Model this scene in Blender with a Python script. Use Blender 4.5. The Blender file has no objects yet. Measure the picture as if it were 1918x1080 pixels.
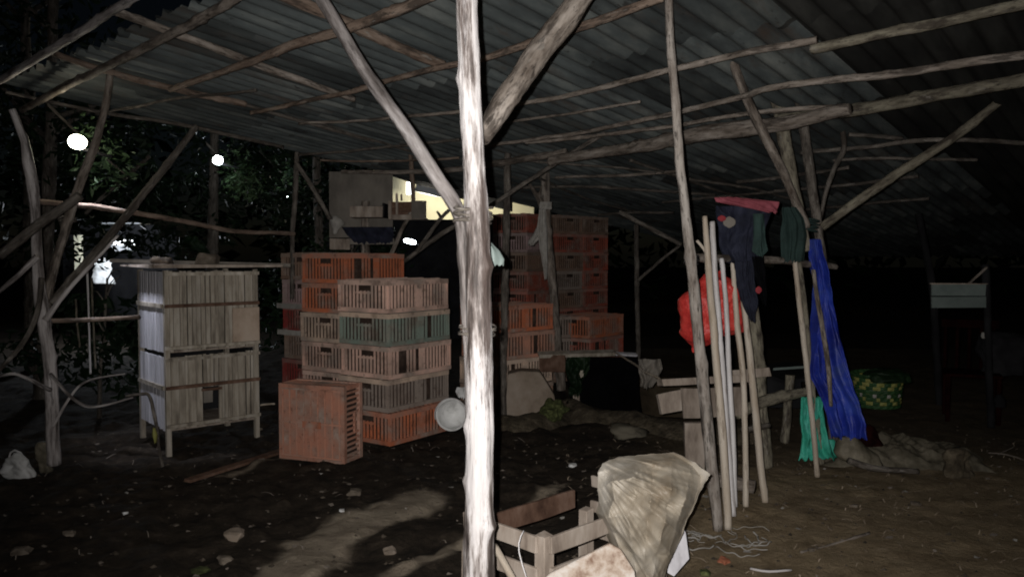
import bpy, math, random
import numpy as np
from mathutils import Vector, noise
R = math.radians
random.seed(7)
S = bpy.context.scene
COL = S.collection

# ------------------------------------------------------------------ camera
F = 1477.0; CX = 959.0; CY = 540.0; CAMZ = 1.5
PITCH = math.atan(60 / F)
cd = bpy.data.cameras.new('camera'); cam = bpy.data.objects.new('camera', cd); COL.objects.link(cam)
cd.sensor_width = 36; cd.lens = 36 * F / 1918.0
cd.clip_start = 0.05; cd.clip_end = 400
cam.location = (0, 0, CAMZ); cam.rotation_euler = (R(90) - PITCH, 0, 0)
cd.dof.use_dof = True; cd.dof.focus_distance = 4.2; cd.dof.aperture_fstop = 7
S.camera = cam
# ------------------------------------------------------------------ night sky, faint moon, phone light
W = bpy.data.worlds.new('World'); S.world = W; W.use_nodes = True
wn = W.node_tree.nodes; wl = W.node_tree.links
sky = wn.new('ShaderNodeTexSky'); sky.sky_type = 'NISHITA'; sky.sun_disc = False
sky.sun_elevation = R(20); sky.sun_rotation = R(200)
wl.new(sky.outputs[0], wn['Background'].inputs[0]); wn['Background'].inputs[1].default_value = 0.0006

def light(name, kind, loc, energy, color, **k):
    l = bpy.data.lights.new(name, kind); l.energy = energy; l.color = color
    for a, b in k.items(): setattr(l, a, b)
    o = bpy.data.objects.new(name, l); o.location = loc; COL.objects.link(o); return o
moon = light('moonlight', 'SUN', (0, 0, 30), 0.0012, (.75, .85, 1.0), angle=R(.5))
moon.rotation_euler = (R(70), 0, R(-20))
# the phone's own lamp, beside its lens: the light the photograph was taken with
flash = light('phone_lamp', 'SPOT', (-0.035, 0.0, CAMZ + 0.02), 510, (1.0, .965, .93), spot_size=R(95), spot_blend=1.0, shadow_soft_size=0.006)
flash.rotation_euler = (R(90) - R(3.0), 0, R(-3.5))
S.view_settings.view_transform = 'Standard'; S.view_settings.look = 'None'
S.view_settings.exposure = 0; S.view_settings.gamma = 1; S.view_settings.use_curve_mapping = False
S.cycles.filter_width = 1.9
S.cycles.max_bounces = 5; S.cycles.diffuse_bounces = 3; S.cycles.transparent_max_bounces = 8
S.cycles.sample_clamp_indirect = 3
S.cycles.caustics_reflective = False; S.cycles.caustics_refractive = False

# ------------------------------------------------------------------ survey helpers
fy = math.cos(PITCH); fz = -math.sin(PITCH)
def ray(px, py):
    c = (px - CX) / F; s = (CY - py) / F
    return Vector((c, fy + s * math.sin(PITCH), fz + s * math.cos(PITCH)))
O = Vector((0, 0, CAMZ))
def P(px, py, Y):
    d = ray(px, py); return O + d * (Y / d.y)
def G(px, py, z=0.0):
    d = ray(px, py); return O + d * ((z - CAMZ) / d.z)
D1 = Vector((.648, .762, 0)).normalized(); D2 = Vector((-.762, .648, 0))
RH = 2.85; RS = 0.10; RX, RY = -.1, 2.3
def roofz(x, y): return RH - RS * (D1.x * (x - RX) + D1.y * (y - RY))
def RP(px, py, off=0.0):
    d = ray(px, py); k = RH + RS * (D1.x * RX + D1.y * RY) - off
    t = (k - CAMZ) / (d.z + RS * (D1.x * d.x + D1.y * d.y))
    return O + d * t

# ------------------------------------------------------------------ materials
def mat(name, cols, scale=8, rough=.8, bump=.3, coord='Object', stretch=(1, 1, 1), detail=6, spec=.3, dist=.004,
        extra=None, ramp=(.3, .7), objcol=False, metallic=0.0, trans=0.0, patch=None):
    m = bpy.data.materials.new(name); m.use_nodes = True
    n = m.node_tree.nodes; l = m.node_tree.links; b = n['Principled BSDF']
    if coord == 'pc':
        t = n.new('ShaderNodeAttribute'); t.attribute_name = 'pc'; src = t.outputs['Vector']
    else:
        t = n.new('ShaderNodeTexCoord'); src = t.outputs[coord]
    mp = n.new('ShaderNodeMapping'); mp.inputs['Scale'].default_value = stretch; l.new(src, mp.inputs[0])
    oi = n.new('ShaderNodeObjectInfo')
    ad = n.new('ShaderNodeVectorMath'); ad.operation = 'ADD'
    mu = n.new('ShaderNodeMath'); mu.operation = 'MULTIPLY'; mu.inputs[1].default_value = 37.0
    l.new(oi.outputs['Random'], mu.inputs[0]); l.new(mp.outputs[0], ad.inputs[0]); l.new(mu.outputs[0], ad.inputs[1])
    no = n.new('ShaderNodeTexNoise'); no.inputs['Scale'].default_value = scale; no.inputs['Detail'].default_value = detail
    no.inputs['Roughness'].default_value = .65
    l.new(ad.outputs[0], no.inputs['Vector'])
    cr = n.new('ShaderNodeValToRGB'); l.new(no.outputs[0], cr.inputs[0])
    e = cr.color_ramp.elements
    k = len(cols)
    pos = [ramp[0] + (ramp[1] - ramp[0]) * i / (k - 1) for i in range(k)]
    e[0].position = pos[0]; e[0].color = (*cols[0], 1); e[1].position = pos[-1]; e[1].color = (*cols[-1], 1)
    for i in range(1, k - 1):
        q = e.new(pos[i]); q.color = (*cols[i], 1)
    out = cr.outputs[0]
    if objcol:   # the moulded colour of this very piece, with grime over it
        mx = n.new('ShaderNodeMix'); mx.data_type = 'RGBA'
        n2 = n.new('ShaderNodeTexNoise'); n2.inputs['Scale'].default_value = scale * .5; n2.inputs['Detail'].default_value = 8
        l.new(ad.outputs[0], n2.inputs['Vector'])
        mr = n.new('ShaderNodeMapRange'); mr.inputs[1].default_value = .42; mr.inputs[2].default_value = .66; mr.inputs[4].default_value = objcol
        l.new(n2.outputs[0], mr.inputs[0]); l.new(mr.outputs[0], mx.inputs[0])
        l.new(oi.outputs['Color'], mx.inputs[6]); l.new(cr.outputs[0], mx.inputs[7]); out = mx.outputs[2]
    else:
        hv = n.new('ShaderNodeHueSaturation'); mr = n.new('ShaderNodeMapRange')
        mr.inputs[3].default_value = .45 if name == 'weathered_roof_sheet' else .85; mr.inputs[4].default_value = 1.55 if name == 'weathered_roof_sheet' else 1.15
        l.new(oi.outputs['Random'], mr.inputs[0]); l.new(mr.outputs[0], hv.inputs['Value']); l.new(out, hv.inputs['Color']); out = hv.outputs[0]
    if patch:    # scattered stains of another colour: (scale, from, to, colour, amount)
        for sc_, lo, hi, pc_, am in patch:
            n4 = n.new('ShaderNodeTexNoise'); n4.inputs['Scale'].default_value = sc_; n4.inputs['Detail'].default_value = 9; n4.inputs['Roughness'].default_value = .7
            l.new(ad.outputs[0], n4.inputs['Vector']); m4 = n.new('ShaderNodeMapRange'); m4.inputs[1].default_value = lo; m4.inputs[2].default_value = hi; m4.inputs[4].default_value = am
            l.new(n4.outputs[0], m4.inputs[0]); x4 = n.new('ShaderNodeMix'); x4.data_type = 'RGBA'
            l.new(m4.outputs[0], x4.inputs[0]); l.new(out, x4.inputs[6]); x4.inputs[7].default_value = (*pc_, 1); out = x4.outputs[2]
    l.new(out, b.inputs['Base Color'])
    b.inputs['Roughness'].default_value = rough; b.inputs['Specular IOR Level'].default_value = spec
    b.inputs['Metallic'].default_value = metallic
    if trans: b.inputs['Transmission Weight'].default_value = trans
    if bump:
        n3 = n.new('ShaderNodeTexNoise'); n3.inputs['Scale'].default_value = scale * 3; n3.inputs['Detail'].default_value = 6
        l.new(ad.outputs[0], n3.inputs['Vector'])
        bp = n.new('ShaderNodeBump'); bp.inputs['Strength'].default_value = bump; bp.inputs['Distance'].default_value = dist
        l.new(n3.outputs[0], bp.inputs['Height']); l.new(bp.outputs[0], b.inputs['Normal'])
    return m

M = {}
M['peeled'] = mat('peeled_bark', [(.045, .036, .032), (.11, .09, .082), (.29, .262, .25), (.47, .445, .44)], 17, .6, 1.0, 'pc', (1, 1, .13), 10, .4, .010, ramp=(.40, .52), patch=[(9, .54, .60, (.075, .055, .048), .9), (38, .57, .64, (.04, .032, .03), .8)])
M['peeled2'] = mat('peeled_bark_grey', [(.11, .095, .088), (.33, .30, .29), (.55, .52, .51)], 18, .7, .8, 'pc', (1, 1, .12), 8, .3, .005, ramp=(.36, .62), patch=[(11, .53, .60, (.06, .05, .045), .85), (40, .56, .64, (.03, .026, .024), .7)])
M['bark'] = mat('pole_bark', [(.085, .066, .052), (.23, .195, .165), (.38, .335, .295)], 24, .85, 1.0, 'pc', (1, 1, .2), 7, .15, .005, ramp=(.32, .68), patch=[(14, .52, .60, (.045, .036, .03), .8), (60, .54, .62, (.025, .02, .017), .75), (30, .60, .66, (.42, .39, .35), .5)])
M['bark2'] = mat('pale_pole_bark', [(.15, .12, .10), (.34, .30, .265), (.48, .44, .40)], 22, .8, 1.0, 'pc', (1, 1, .2), 7, .2, .005, ramp=(.32, .62), patch=[(14, .52, .60, (.045, .036, .03), .8), (60, .54, .62, (.025, .02, .017), .75), (30, .60, .66, (.42, .39, .35), .5)])
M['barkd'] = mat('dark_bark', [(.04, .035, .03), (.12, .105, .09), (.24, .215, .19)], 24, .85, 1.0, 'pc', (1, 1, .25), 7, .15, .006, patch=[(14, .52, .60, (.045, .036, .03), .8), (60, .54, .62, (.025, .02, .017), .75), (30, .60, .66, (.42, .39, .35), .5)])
M['barkg'] = mat('mossy_bark', [(.07, .06, .045), (.19, .17, .13), (.27, .25, .19)], 24, .9, 1.0, 'pc', (1, 1, .3), 7, .1, .006, patch=[(14, .52, .60, (.045, .036, .03), .8), (60, .54, .62, (.025, .02, .017), .75), (30, .60, .66, (.42, .39, .35), .5)])
M['barkr'] = mat('reddish_bark', [(.09, .06, .045), (.21, .155, .12), (.34, .27, .22)], 22, .85, 1.0, 'pc', (1, 1, .2), 7, .15, .005, patch=[(14, .52, .60, (.045, .036, .03), .8), (60, .54, .62, (.025, .02, .017), .75), (30, .60, .66, (.42, .39, .35), .5)])
M['bamboo'] = mat('dry_bamboo', [(.30, .23, .16), (.44, .38, .31), (.56, .51, .44)], 14, .6, .6, 'pc', (1, 1, .15), 6, .3, .003, patch=[(24, .55, .63, (.14, .10, .07), .7)])
M['white_stick'] = mat('pale_peeled_stick', [(.42, .38, .36), (.62, .60, .60), (.72, .70, .71)], 16, .55, .6, 'pc', (1, 1, .15), 6, .35, .003, patch=[(24, .57, .65, (.2, .16, .13), .6)])
M['mudstone'] = mat('muddy_pebbles', [(.02, .016, .012), (.07, .055, .04), (.16, .13, .10)], 14, .9, .5, ramp=(.35, .7))
M['tanboard'] = mat('tan_board', [(.30, .22, .16), (.48, .38, .30), (.54, .45, .37)], 5, .8, .2, 'Object', (1, 1, .5))
M['plank'] = mat('weathered_plank', [(.13, .10, .08), (.32, .265, .22), (.48, .42, .365)], 9, .85, .5, 'Object', (1, 1, .3), 8, .15, .004)
M['plankred'] = mat('reddish_plank', [(.05, .026, .018), (.13, .075, .052), (.22, .145, .11)], 9, .85, .5, 'Object', (1, 1, .6), 8, .15, .004)
M['slat'] = mat('cage_slat', [(.12, .10, .08), (.33, .29, .235), (.50, .46, .40)], 7, .8, .5, 'Object', (2, 2, .35), 8, .15, .003, ramp=(.28, .7))
M['slatw'] = mat('pale_bluish_slat', [(.28, .27, .28), (.5, .49, .52), (.62, .61, .64)], 7, .8, .5, 'Object', (2, 2, .35), 8, .15, .003)  # paler, bluer twin of the cage slat
M['ply'] = mat('grey_plywood', [(.11, .10, .088), (.18, .162, .14), (.25, .225, .195)], 5, .85, .3, 'Object', (1, 1, .5), 8, .15, .003)
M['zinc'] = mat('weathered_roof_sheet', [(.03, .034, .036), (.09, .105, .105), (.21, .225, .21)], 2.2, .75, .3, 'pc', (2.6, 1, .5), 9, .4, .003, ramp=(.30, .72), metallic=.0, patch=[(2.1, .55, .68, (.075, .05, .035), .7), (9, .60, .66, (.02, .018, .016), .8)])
M['zinc_shaded'] = mat('shaded_roof_sheet', [(.012, .012, .012), (.026, .026, .024), (.055, .055, .05)], 2.2, .85, .3, 'pc', (2.6, 1, .5), 9, .2, .003)  # darker copy of the roof sheet; fading light put into its colour
M['plastic'] = mat('dirty_crate_plastic', [(.15, .10, .075), (.42, .35, .30)], 9, .6, .35, 'Object', (1, 1, 1), 8, .3, .003, objcol=.85, patch=[(5, .54, .68, (.12, .07, .05), .6), (22, .57, .66, (.05, .03, .022), .55)])
M['gap_shade'] = mat('painted_gap_shade', [(.02, .012, .009), (.05, .032, .024), (.10, .07, .055)], 12, .95, .3)  # near-black brown standing in for shade inside the crates
M['rubber'] = mat('black_rubber', [(.01, .01, .01), (.03, .03, .03)], 9, .5, .2)
M['stone'] = mat('dusty_stone', [(.07, .055, .042), (.14, .115, .09), (.22, .185, .15)], 9, .9, .7, dist=.01)
M['concrete'] = mat('stained_concrete', [(.15, .115, .085), (.28, .225, .175), (.36, .30, .25)], 4, .9, .5, dist=.006)
M['moss'] = mat('moss', [(.02, .022, .01), (.055, .065, .022), (.14, .155, .06)], 25, .95, .8, dist=.01)
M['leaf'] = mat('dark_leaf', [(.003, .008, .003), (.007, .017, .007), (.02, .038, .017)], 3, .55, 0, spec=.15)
M['leafl'] = mat('lit_leaf', [(.02, .045, .018), (.045, .08, .035), (.08, .13, .06)], 3, .5, 0, spec=.3)  # paler twin of the dark leaf, lamp light put into its colour
M['red_bag'] = mat('red_plastic_film', [(.42, .025, .025), (.68, .055, .045), (.80, .11, .09)], 14, .42, .8, spec=.45, dist=.012)
M['blue_tarp'] = mat('blue_tarpaulin', [(.010, .018, .19), (.02, .042, .36), (.05, .10, .50)], 4, .5, .5, spec=.35, dist=.012, patch=[(6, .54, .68, (.06, .09, .22), .6), (30, .60, .68, (.2, .22, .3), .4)])
M['teal'] = mat('teal_sack', [(.02, .22, .14), (.05, .42, .30), (.12, .5, .42)], 9, .6, .5, dist=.01)
M['cream_plastic'] = mat('cloudy_plastic_sheet', [(.20, .155, .105), (.36, .315, .25), (.50, .465, .41)], 5, .5, .6, spec=.4, dist=.008, stretch=(1, 1, .5))
M['white_board'] = mat('stained_white_board', [(.20, .12, .08), (.45, .36, .29), (.60, .55, .5)], 9, .7, .3, ramp=(.36, .56))
M['white_plastic'] = mat('white_plastic', [(.35, .35, .34), (.62, .62, .61), (.72, .72, .72)], 9, .45, .3)
M['dullbag'] = mat('faded_sack', [(.05, .043, .03), (.12, .105, .075), (.24, .21, .16)], 8, .7, .5, dist=.012)
M['navy'] = mat('navy_cloth', [(.005, .006, .012), (.011, .013, .026), (.024, .027, .048)], 9, .85, .5, dist=.01)
M['black'] = mat('black_plastic_sheet', [(.002, .002, .0025), (.005, .005, .006)], 5, .95, .3, spec=.02)
M['dkgreen'] = mat('dark_green_cloth', [(.01, .022, .02), (.025, .05, .045)], 9, .85, .5)
M['pink'] = mat('faded_red_cloth', [(.14, .03, .04), (.28, .07, .09)], 12, .8, .5)
M['red_patch'] = mat('red_patch', [(.2, .02, .03), (.3, .035, .04)], 12, .8, .2)
M['rag'] = mat('pale_rag', [(.25, .235, .21), (.42, .40, .37)], 15, .8, .5)
M['ironred'] = mat('dark_red_paint', [(.006, .002, .002), (.02, .005, .004)], 9, .95, .2, spec=.03)
M['tin'] = mat('dull_tin', [(.13, .165, .155), (.22, .26, .245)], 6, .5, .2)
M['cream_wall'] = mat('cream_wall', [(.62, .58, .42), (.72, .69, .52)], 2, .8, .1)
M['white_wall'] = mat('white_wall', [(.6, .62, .64), (.75, .76, .78)], 2, .8, .1)
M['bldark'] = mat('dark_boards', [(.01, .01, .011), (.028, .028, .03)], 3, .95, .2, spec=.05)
M['green_band'] = mat('green_weave', [(.015, .045, .015), (.035, .09, .032)], 12, .5, .2)
M['yellow_band'] = mat('yellow_weave', [(.2, .2, .05), (.3, .29, .1)], 12, .5, .2)
M['soil'] = mat('dark_earth_bank', [(.025, .02, .013), (.075, .06, .04), (.14, .115, .08)], 12, .95, .9, dist=.02)
def emis(name, col, st):
    m = bpy.data.materials.new(name); m.use_nodes = True; b = m.node_tree.nodes['Principled BSDF']
    b.inputs['Base Color'].default_value = (.8, .8, .8, 1); b.inputs['Emission Color'].default_value = (*col, 1); b.inputs['Emission Strength'].default_value = st
    return m
M['lamp_warm'] = emis('lit_lamp_warm', (1, .93, .72), 60)
M['lamp_cool'] = emis('lit_lamp_cool', (.86, .97, 1), 45)
M['strip'] = emis('lit_tube', (.9, .95, 1), 6)

# ------------------------------------------------------------------ mesh helpers
def link(name, me, m, parent=None):
    o = bpy.data.objects.new(name, me); COL.objects.link(o)
    if m is not None and not me.materials: me.materials.append(m)
    if parent is not None: o.parent = parent
    return o
def mesh(name, V, Fc, m=None, smooth=False, pc=None):
    me = bpy.data.meshes.new(name); me.from_pydata([tuple(v) for v in V], [], Fc)
    if smooth: me.polygons.foreach_set('use_smooth', [True] * len(me.polygons))
    if pc is not None:
        a = me.attributes.new('pc', 'FLOAT_VECTOR', 'POINT'); a.data.foreach_set('vector', np.array(pc, dtype=np.float32).ravel())
    if m is not None: me.materials.append(m)
    me.update(); return me
def tag(o, label, cat, group=None, kind=None):
    if label: o['label'] = label
    if cat: o['category'] = cat
    if group: o['group'] = group
    if kind: o['kind'] = kind
    return o
def empty(name, loc, rz, label, cat, group=None):
    o = bpy.data.objects.new(name, None); COL.objects.link(o); o.location = loc; o.rotation_euler = (0, 0, rz); o.empty_display_size = .1
    return tag(o, label, cat, group)
def nz(x, y, z): return noise.noise(Vector((x, y, z)))
def catmull(pts, n):
    out = []; m = len(pts)
    if m == 2: return [pts[0].lerp(pts[1], i / n) for i in range(n + 1)]
    for i in range(n + 1):
        t = i / n * (m - 1); k = min(int(t), m - 2); f = t - k
        p0 = pts[max(k - 1, 0)]; p1 = pts[k]; p2 = pts[k + 1]; p3 = pts[min(k + 2, m - 1)]
        out.append(.5 * ((2 * p1) + (p2 - p0) * f + (2 * p0 - 5 * p1 + 4 * p2 - p3) * f * f + (3 * p1 - p0 - 3 * p2 + p3) * f ** 3))
    return out
SEED = [0]
def tube_geo(pts, rads, rough=.13, seg=12, step=.03, knots=True, wob=.0045, V=None, Fc=None, PC=None):
    SEED[0] += 1; sd = SEED[0] * 7.31
    if V is None: V, Fc, PC = [], [], []
    L = sum((pts[i + 1] - pts[i]).length for i in range(len(pts) - 1))
    n = max(3, min(150, int(L / step)))
    C = catmull(pts, n)
    base = len(V); acc = 0
    up = Vector((.3, .9, .2)).normalized()
    kn = [random.random() * L for _ in range(int(L * 3.5))] if knots else []
    ka = [random.random() * 6.28 for _ in kn]
    for i, c in enumerate(C):
        if i: acc += (C[i] - C[i - 1]).length
        t = (C[min(i + 1, n)] - C[max(i - 1, 0)]).normalized()
        a = t.cross(up).normalized(); b = t.cross(a)
        k = i / n * (len(rads) - 1); j = min(int(k), len(rads) - 2) if len(rads) > 1 else 0
        r = rads[j] + (rads[min(j + 1, len(rads) - 1)] - rads[j]) * (k - j)
        c = c + (a * nz(acc * 2.1, sd, 0) + b * nz(acc * 2.1, sd, 9)) * wob * 2 + (a * nz(acc * 8, sd, 3) + b * nz(acc * 8, sd, 7)) * wob * .5
        for s in range(seg):
            th = 2 * math.pi * s / seg
            rr = r * (1 + rough * 1.6 * nz(math.cos(th) * 1.3 + sd, math.sin(th) * 1.3, acc * 5) + rough * .7 * nz(math.cos(th) * 3 + sd, math.sin(th) * 3, acc * 22))
            for q, qa in zip(kn, ka):
                dd = abs(acc - q)
                if dd < .05: rr += r * .35 * max(0, math.cos(th - qa)) ** 2 * (1 - dd / .05) ** 2
            V.append(c + a * (math.cos(th) * rr) + b * (math.sin(th) * rr))
            PC.append((math.cos(th) * r + sd, math.sin(th) * r, acc))
    for i in range(n):
        for s in range(seg):
            p = base + i * seg + s; q = base + i * seg + (s + 1) % seg
            Fc.append((p, q, q + seg, p + seg))
    Fc.append(tuple(base + s for s in range(seg))[::-1]); Fc.append(tuple(base + n * seg + s for s in range(seg)))
    return V, Fc, PC
def pole(name, pts, rads, m, label=None, cat=None, group=None, parent=None, branches=(), **k):
    """a pole as one mesh with its origin at its first point's foot; twigs grow out of the same wood"""
    org = pts[-1].copy() if parent is None else Vector((0, 0, 0))
    loc = [p - org for p in pts]
    V, Fc, PC = tube_geo(loc, rads, **k)
    for bp, br in branches:
        kk = dict(k); kk['knots'] = False
        tube_geo([p - org for p in bp], br, V=V, Fc=Fc, PC=PC, **kk)
    o = link(name, mesh(name, V, Fc, M[m], True, PC), None, parent)
    if parent is None: o.location = org
    if label: tag(o, label, cat, group)
    return o
def pxr(px, Y): return px * Y / F
def box_geo(V, Fc, c, sx, sy, sz, ax=None, jit=0.0):
    ax = ax or (Vector((1, 0, 0)), Vector((0, 1, 0)), Vector((0, 0, 1)))
    b = len(V)
    for k in range(8):
        i, j, l = (k & 1) * 2 - 1, ((k >> 1) & 1) * 2 - 1, ((k >> 2) & 1) * 2 - 1
        v = c + ax[0] * (i * sx / 2) + ax[1] * (j * sy / 2) + ax[2] * (l * sz / 2)
        if jit: v = v + Vector((random.uniform(-jit, jit), random.uniform(-jit, jit), random.uniform(-jit, jit)))
        V.append(v)
    for f in ((0, 2, 3, 1), (4, 5, 7, 6), (0, 1, 5, 4), (2, 6, 7, 3), (0, 4, 6, 2), (1, 3, 7, 5)): Fc.append(tuple(b + q for q in f))
    return V, Fc
def beam_board(name, a, b, w, t, m, parent=None, normal=None, jit=.002, bevel=.0015, label=None, cat=None):
    """a sawn board from a to b: w wide, t thick, with slightly uneven worn ends"""
    x = (b - a).normalized(); L = (b - a).length
    nrm = (normal or Vector((0, -1, .2))).normalized(); y = nrm.cross(x).normalized(); z = x.cross(y)
    V, Fc = [], []; n = max(2, min(14, int(L / .07))); org = (a + b) / 2; sd = random.random() * 50
    if parent is not None: org = Vector((0, 0, 0)); off = (a + b) / 2
    else: off = Vector((0, 0, 0))
    for i in range(n + 1):
        s = (i / n - .5) * L
        e1 = nz(s * 4, sd, 1) * w * .06; e2 = nz(s * 4, sd, 5) * w * .06
        if i in (0, n): s += random.uniform(-.006, .006)
        for (u, v) in ((-.5, -.5), (.5, -.5), (.5, .5), (-.5, .5)):
            p = x * s + y * (w * u + (e1 if u < 0 else e2)) + z * (t * v) + x * (random.uniform(-.006, .006) if i in (0, n) else 0)
            V.append(p + (off if parent is not None else Vector()))
    for i in range(n):
        for s in range(4):
            p = i * 4 + s; q = i * 4 + (s + 1) % 4; Fc.append((p, q, q + 4, p + 4))
    Fc.append((3, 2, 1, 0)); Fc.append(tuple(n * 4 + s for s in range(4)))
    o = link(name, mesh(name, V, Fc, M[m]), None, parent)
    if parent is None: o.location = org
    if bevel:
        md = o.modifiers.new('bevel', 'BEVEL'); md.width = bevel; md.segments = 1; md.limit_method = 'ANGLE'
    if label: tag(o, label, cat)
    return o
def tri(x):
    x = x - math.floor(x); return 1 - abs(2 * x - 1)
def crease(p, sd):
    v = 0
    for k, (dx, dy, dz, f, a) in enumerate(((.55, .2, .8, 5.2, 1.0), (-.75, .3, .5, 6.5, .8), (.2, .5, -.95, 4.1, .7), (.9, -.2, .3, 9.5, .45), (-.35, .6, .9, 13.0, .3), (.7, .7, -.6, 17.0, .2))):
        w = .6 * noise.noise(p * 2.3 + Vector((k * 11 + sd, 0, 0)))
        g_ = max(0, min(1, .5 + 1.7 * noise.noise(p * 3.1 + Vector((0, k * 7 + sd, 3)))))
        v += a * g_ * (tri((p.x * dx + p.y * dy + p.z * dz) * f + w + k * .37) ** 1.6 - .4)
    return v
def blob(name, rows, Y, m, depth=.6, amp=.02, fr=6, label=None, cat=None, group=None, tilt=0, seg=56, parent=None, pleat=0.0, zmin=None, steps=36, film=0):
    """a closed crumpled bag: outline rows (y, xl, xr) surveyed at distance Y, rounded in depth"""
    ys = [r[0] for r in rows]
    n = steps; V, Fc = [], []; sd = random.random() * 90
    for i in range(n + 1):
        y = ys[0] + (ys[-1] - ys[0]) * i / n
        xl = np.interp(y, ys, [r[1] for r in rows]); xr = np.interp(y, ys, [r[2] for r in rows])
        yy = Y + tilt * (i / n)
        a = P((xl + xr) / 2, y, yy); hw = (xr - xl) / 2 / F * yy
        for s in range(seg):
            th = 2 * math.pi * s / seg
            v = Vector((math.cos(th), math.sin(th) * depth, 0)) * hw
            p = a + v
            q = p * fr + Vector((sd, 0, 0))
            rid = 1 - 2 * abs(noise.noise(q)) ; rid2 = 1 - 2 * abs(noise.noise(q * 2.6))
            dsp = amp * (rid - .55) + amp * .45 * (rid2 - .5) + pleat * math.sin(th * 9 + i * .22 + sd) * (i / n)
            if film: dsp = amp * film * crease(p, sd)
            nn = Vector((math.cos(th), math.sin(th), 0))
            p = p + nn * dsp * min(1, hw / .04) + Vector((0, 0, .4 * amp * noise.noise(q * 1.4 + Vector((9, 9, 9)))))
            if zmin is not None: p.z = max(p.z, zmin)
            V.append(p)
    for i in range(n):
        for s in range(seg):
            p = i * seg + s; q = i * seg + (s + 1) % seg; Fc.append((p, p + seg, q + seg, q))
    for i, rev in ((0, 0), (n, 1)):
        c = sum((V[i * seg + s] for s in range(seg)), Vector()) / seg
        ci = len(V); V.append(c)
        for s in range(seg):
            t = (ci, i * seg + s, i * seg + (s + 1) % seg); Fc.append(t if not rev else t[::-1])
    if parent is None:
        org = sum(V, Vector()) / len(V); org.z = min(v.z for v in V); V = [v - org for v in V]
    o = link(name, mesh(name, V, Fc, M[m], True), None, parent)
    if parent is None: o.location = org
    if label: tag(o, label, cat, group)
    return o
def drape(name, rows, Y, m, amp=.03, nf=4, label=None, cat=None, parent=None, nu=50, nv=50, thick=.003, tilt=0.0, crumple=.01, group=None, pleat=0.0):
    """a hanging sheet with vertical folds: outline rows (y, xl, xr) at distance Y"""
    ys = [r[0] for r in rows]; V, Fc = [], []; sd = random.random() * 90
    for i in range(nv + 1):
        y = ys[0] + (ys[-1] - ys[0]) * i / nv
        xl = np.interp(y, ys, [r[1] for r in rows]); xr = np.interp(y, ys, [r[2] for r in rows])
        for j in range(nu + 1):
            u = j / nu
            jag = (nz(u * 14, sd, 3) * 7 * (i / nv) ** 6)
            p = P(xl + (xr - xl) * u, y + jag, Y + tilt * i / nv)
            w = nz(u * nf * 1.2 + sd, i / nv * 1.1, 0) + .9 * nz(u * 2 + 5, sd, i / nv * .7) * math.sin(u * nf * 2 * math.pi + sd + 4 * nz(i / nv * 1.5, sd, u * 1.5))
            p.y += amp * w + crumple * nz(p.x * 22, p.z * 13, sd) - .02 * math.sin(u * math.pi)
            if pleat:
                pu = u + .10 * nz(i / nv * 1.6, sd, 2) + .04 * nz(i / nv * 5, sd, u * 2)
                f1 = max(0, 1 - abs(noise.noise(Vector((pu * 3.2, i / nv * .9, sd)))) * 2.6); f2 = max(0, 1 - abs(noise.noise(Vector((pu * 7, i / nv * 2.4, sd + 4)))) * 2.6)
                p.y -= pleat * (f1 ** 2.2 + .45 * f2 ** 2 * (.4 + .6 * i / nv)) 
            p.y += crumple * .8 * crease(p, sd); p.x += crumple * .6 * nz(p.z * 11, sd, u * 3)
            V.append(p)
    for i in range(nv):
        for j in range(nu):
            p = i * (nu + 1) + j; Fc.append((p, p + nu + 1, p + nu + 2, p + 1))
    if parent is None:
        org = V[nu // 2].copy(); V = [v - org for v in V]
    o = link(name, mesh(name, V, Fc, M[m], True), None, parent)
    if parent is None: o.location = org
    if thick:
        md = o.modifiers.new('thickness', 'SOLIDIFY'); md.thickness = thick; md.offset = 0
    if label: tag(o, label, cat, group)
    return o
def rock(name, c, r, m, label=None, cat=None, flat=.6, group=None, parent=None, rz=0, sub=3, ang=.35, nonuni=(1, 1), lim=.72):
    import bmesh
    bm = bmesh.new(); bmesh.ops.create_icosphere(bm, subdivisions=sub, radius=1)
    sd = random.random() * 99
    for v in bm.verts:
        p = v.co
        d = 1 + ang * noise.noise(p * 1.1 + Vector((sd, 0, 0))) + ang * .35 * noise.noise(p * 3 + Vector((sd, 5, 0)))
        q = Vector((max(-lim, min(lim, p.x)), max(-lim, min(lim, p.y)), max(-lim, min(lim, p.z)))) * 1.2
        v.co = Vector((q.x * nonuni[0], q.y * nonuni[1], q.z * flat)) * d * r
    me = bpy.data.meshes.new(name); bm.to_mesh(me); bm.free(); me.materials.append(M[m])
    if sub >= 3: me.polygons.foreach_set('use_smooth', [True] * len(me.polygons))
    o = link(name, me, None, parent); o.location = c; o.rotation_euler = (0, 0, rz)
    if label: tag(o, label, cat, group)
    return o

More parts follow.
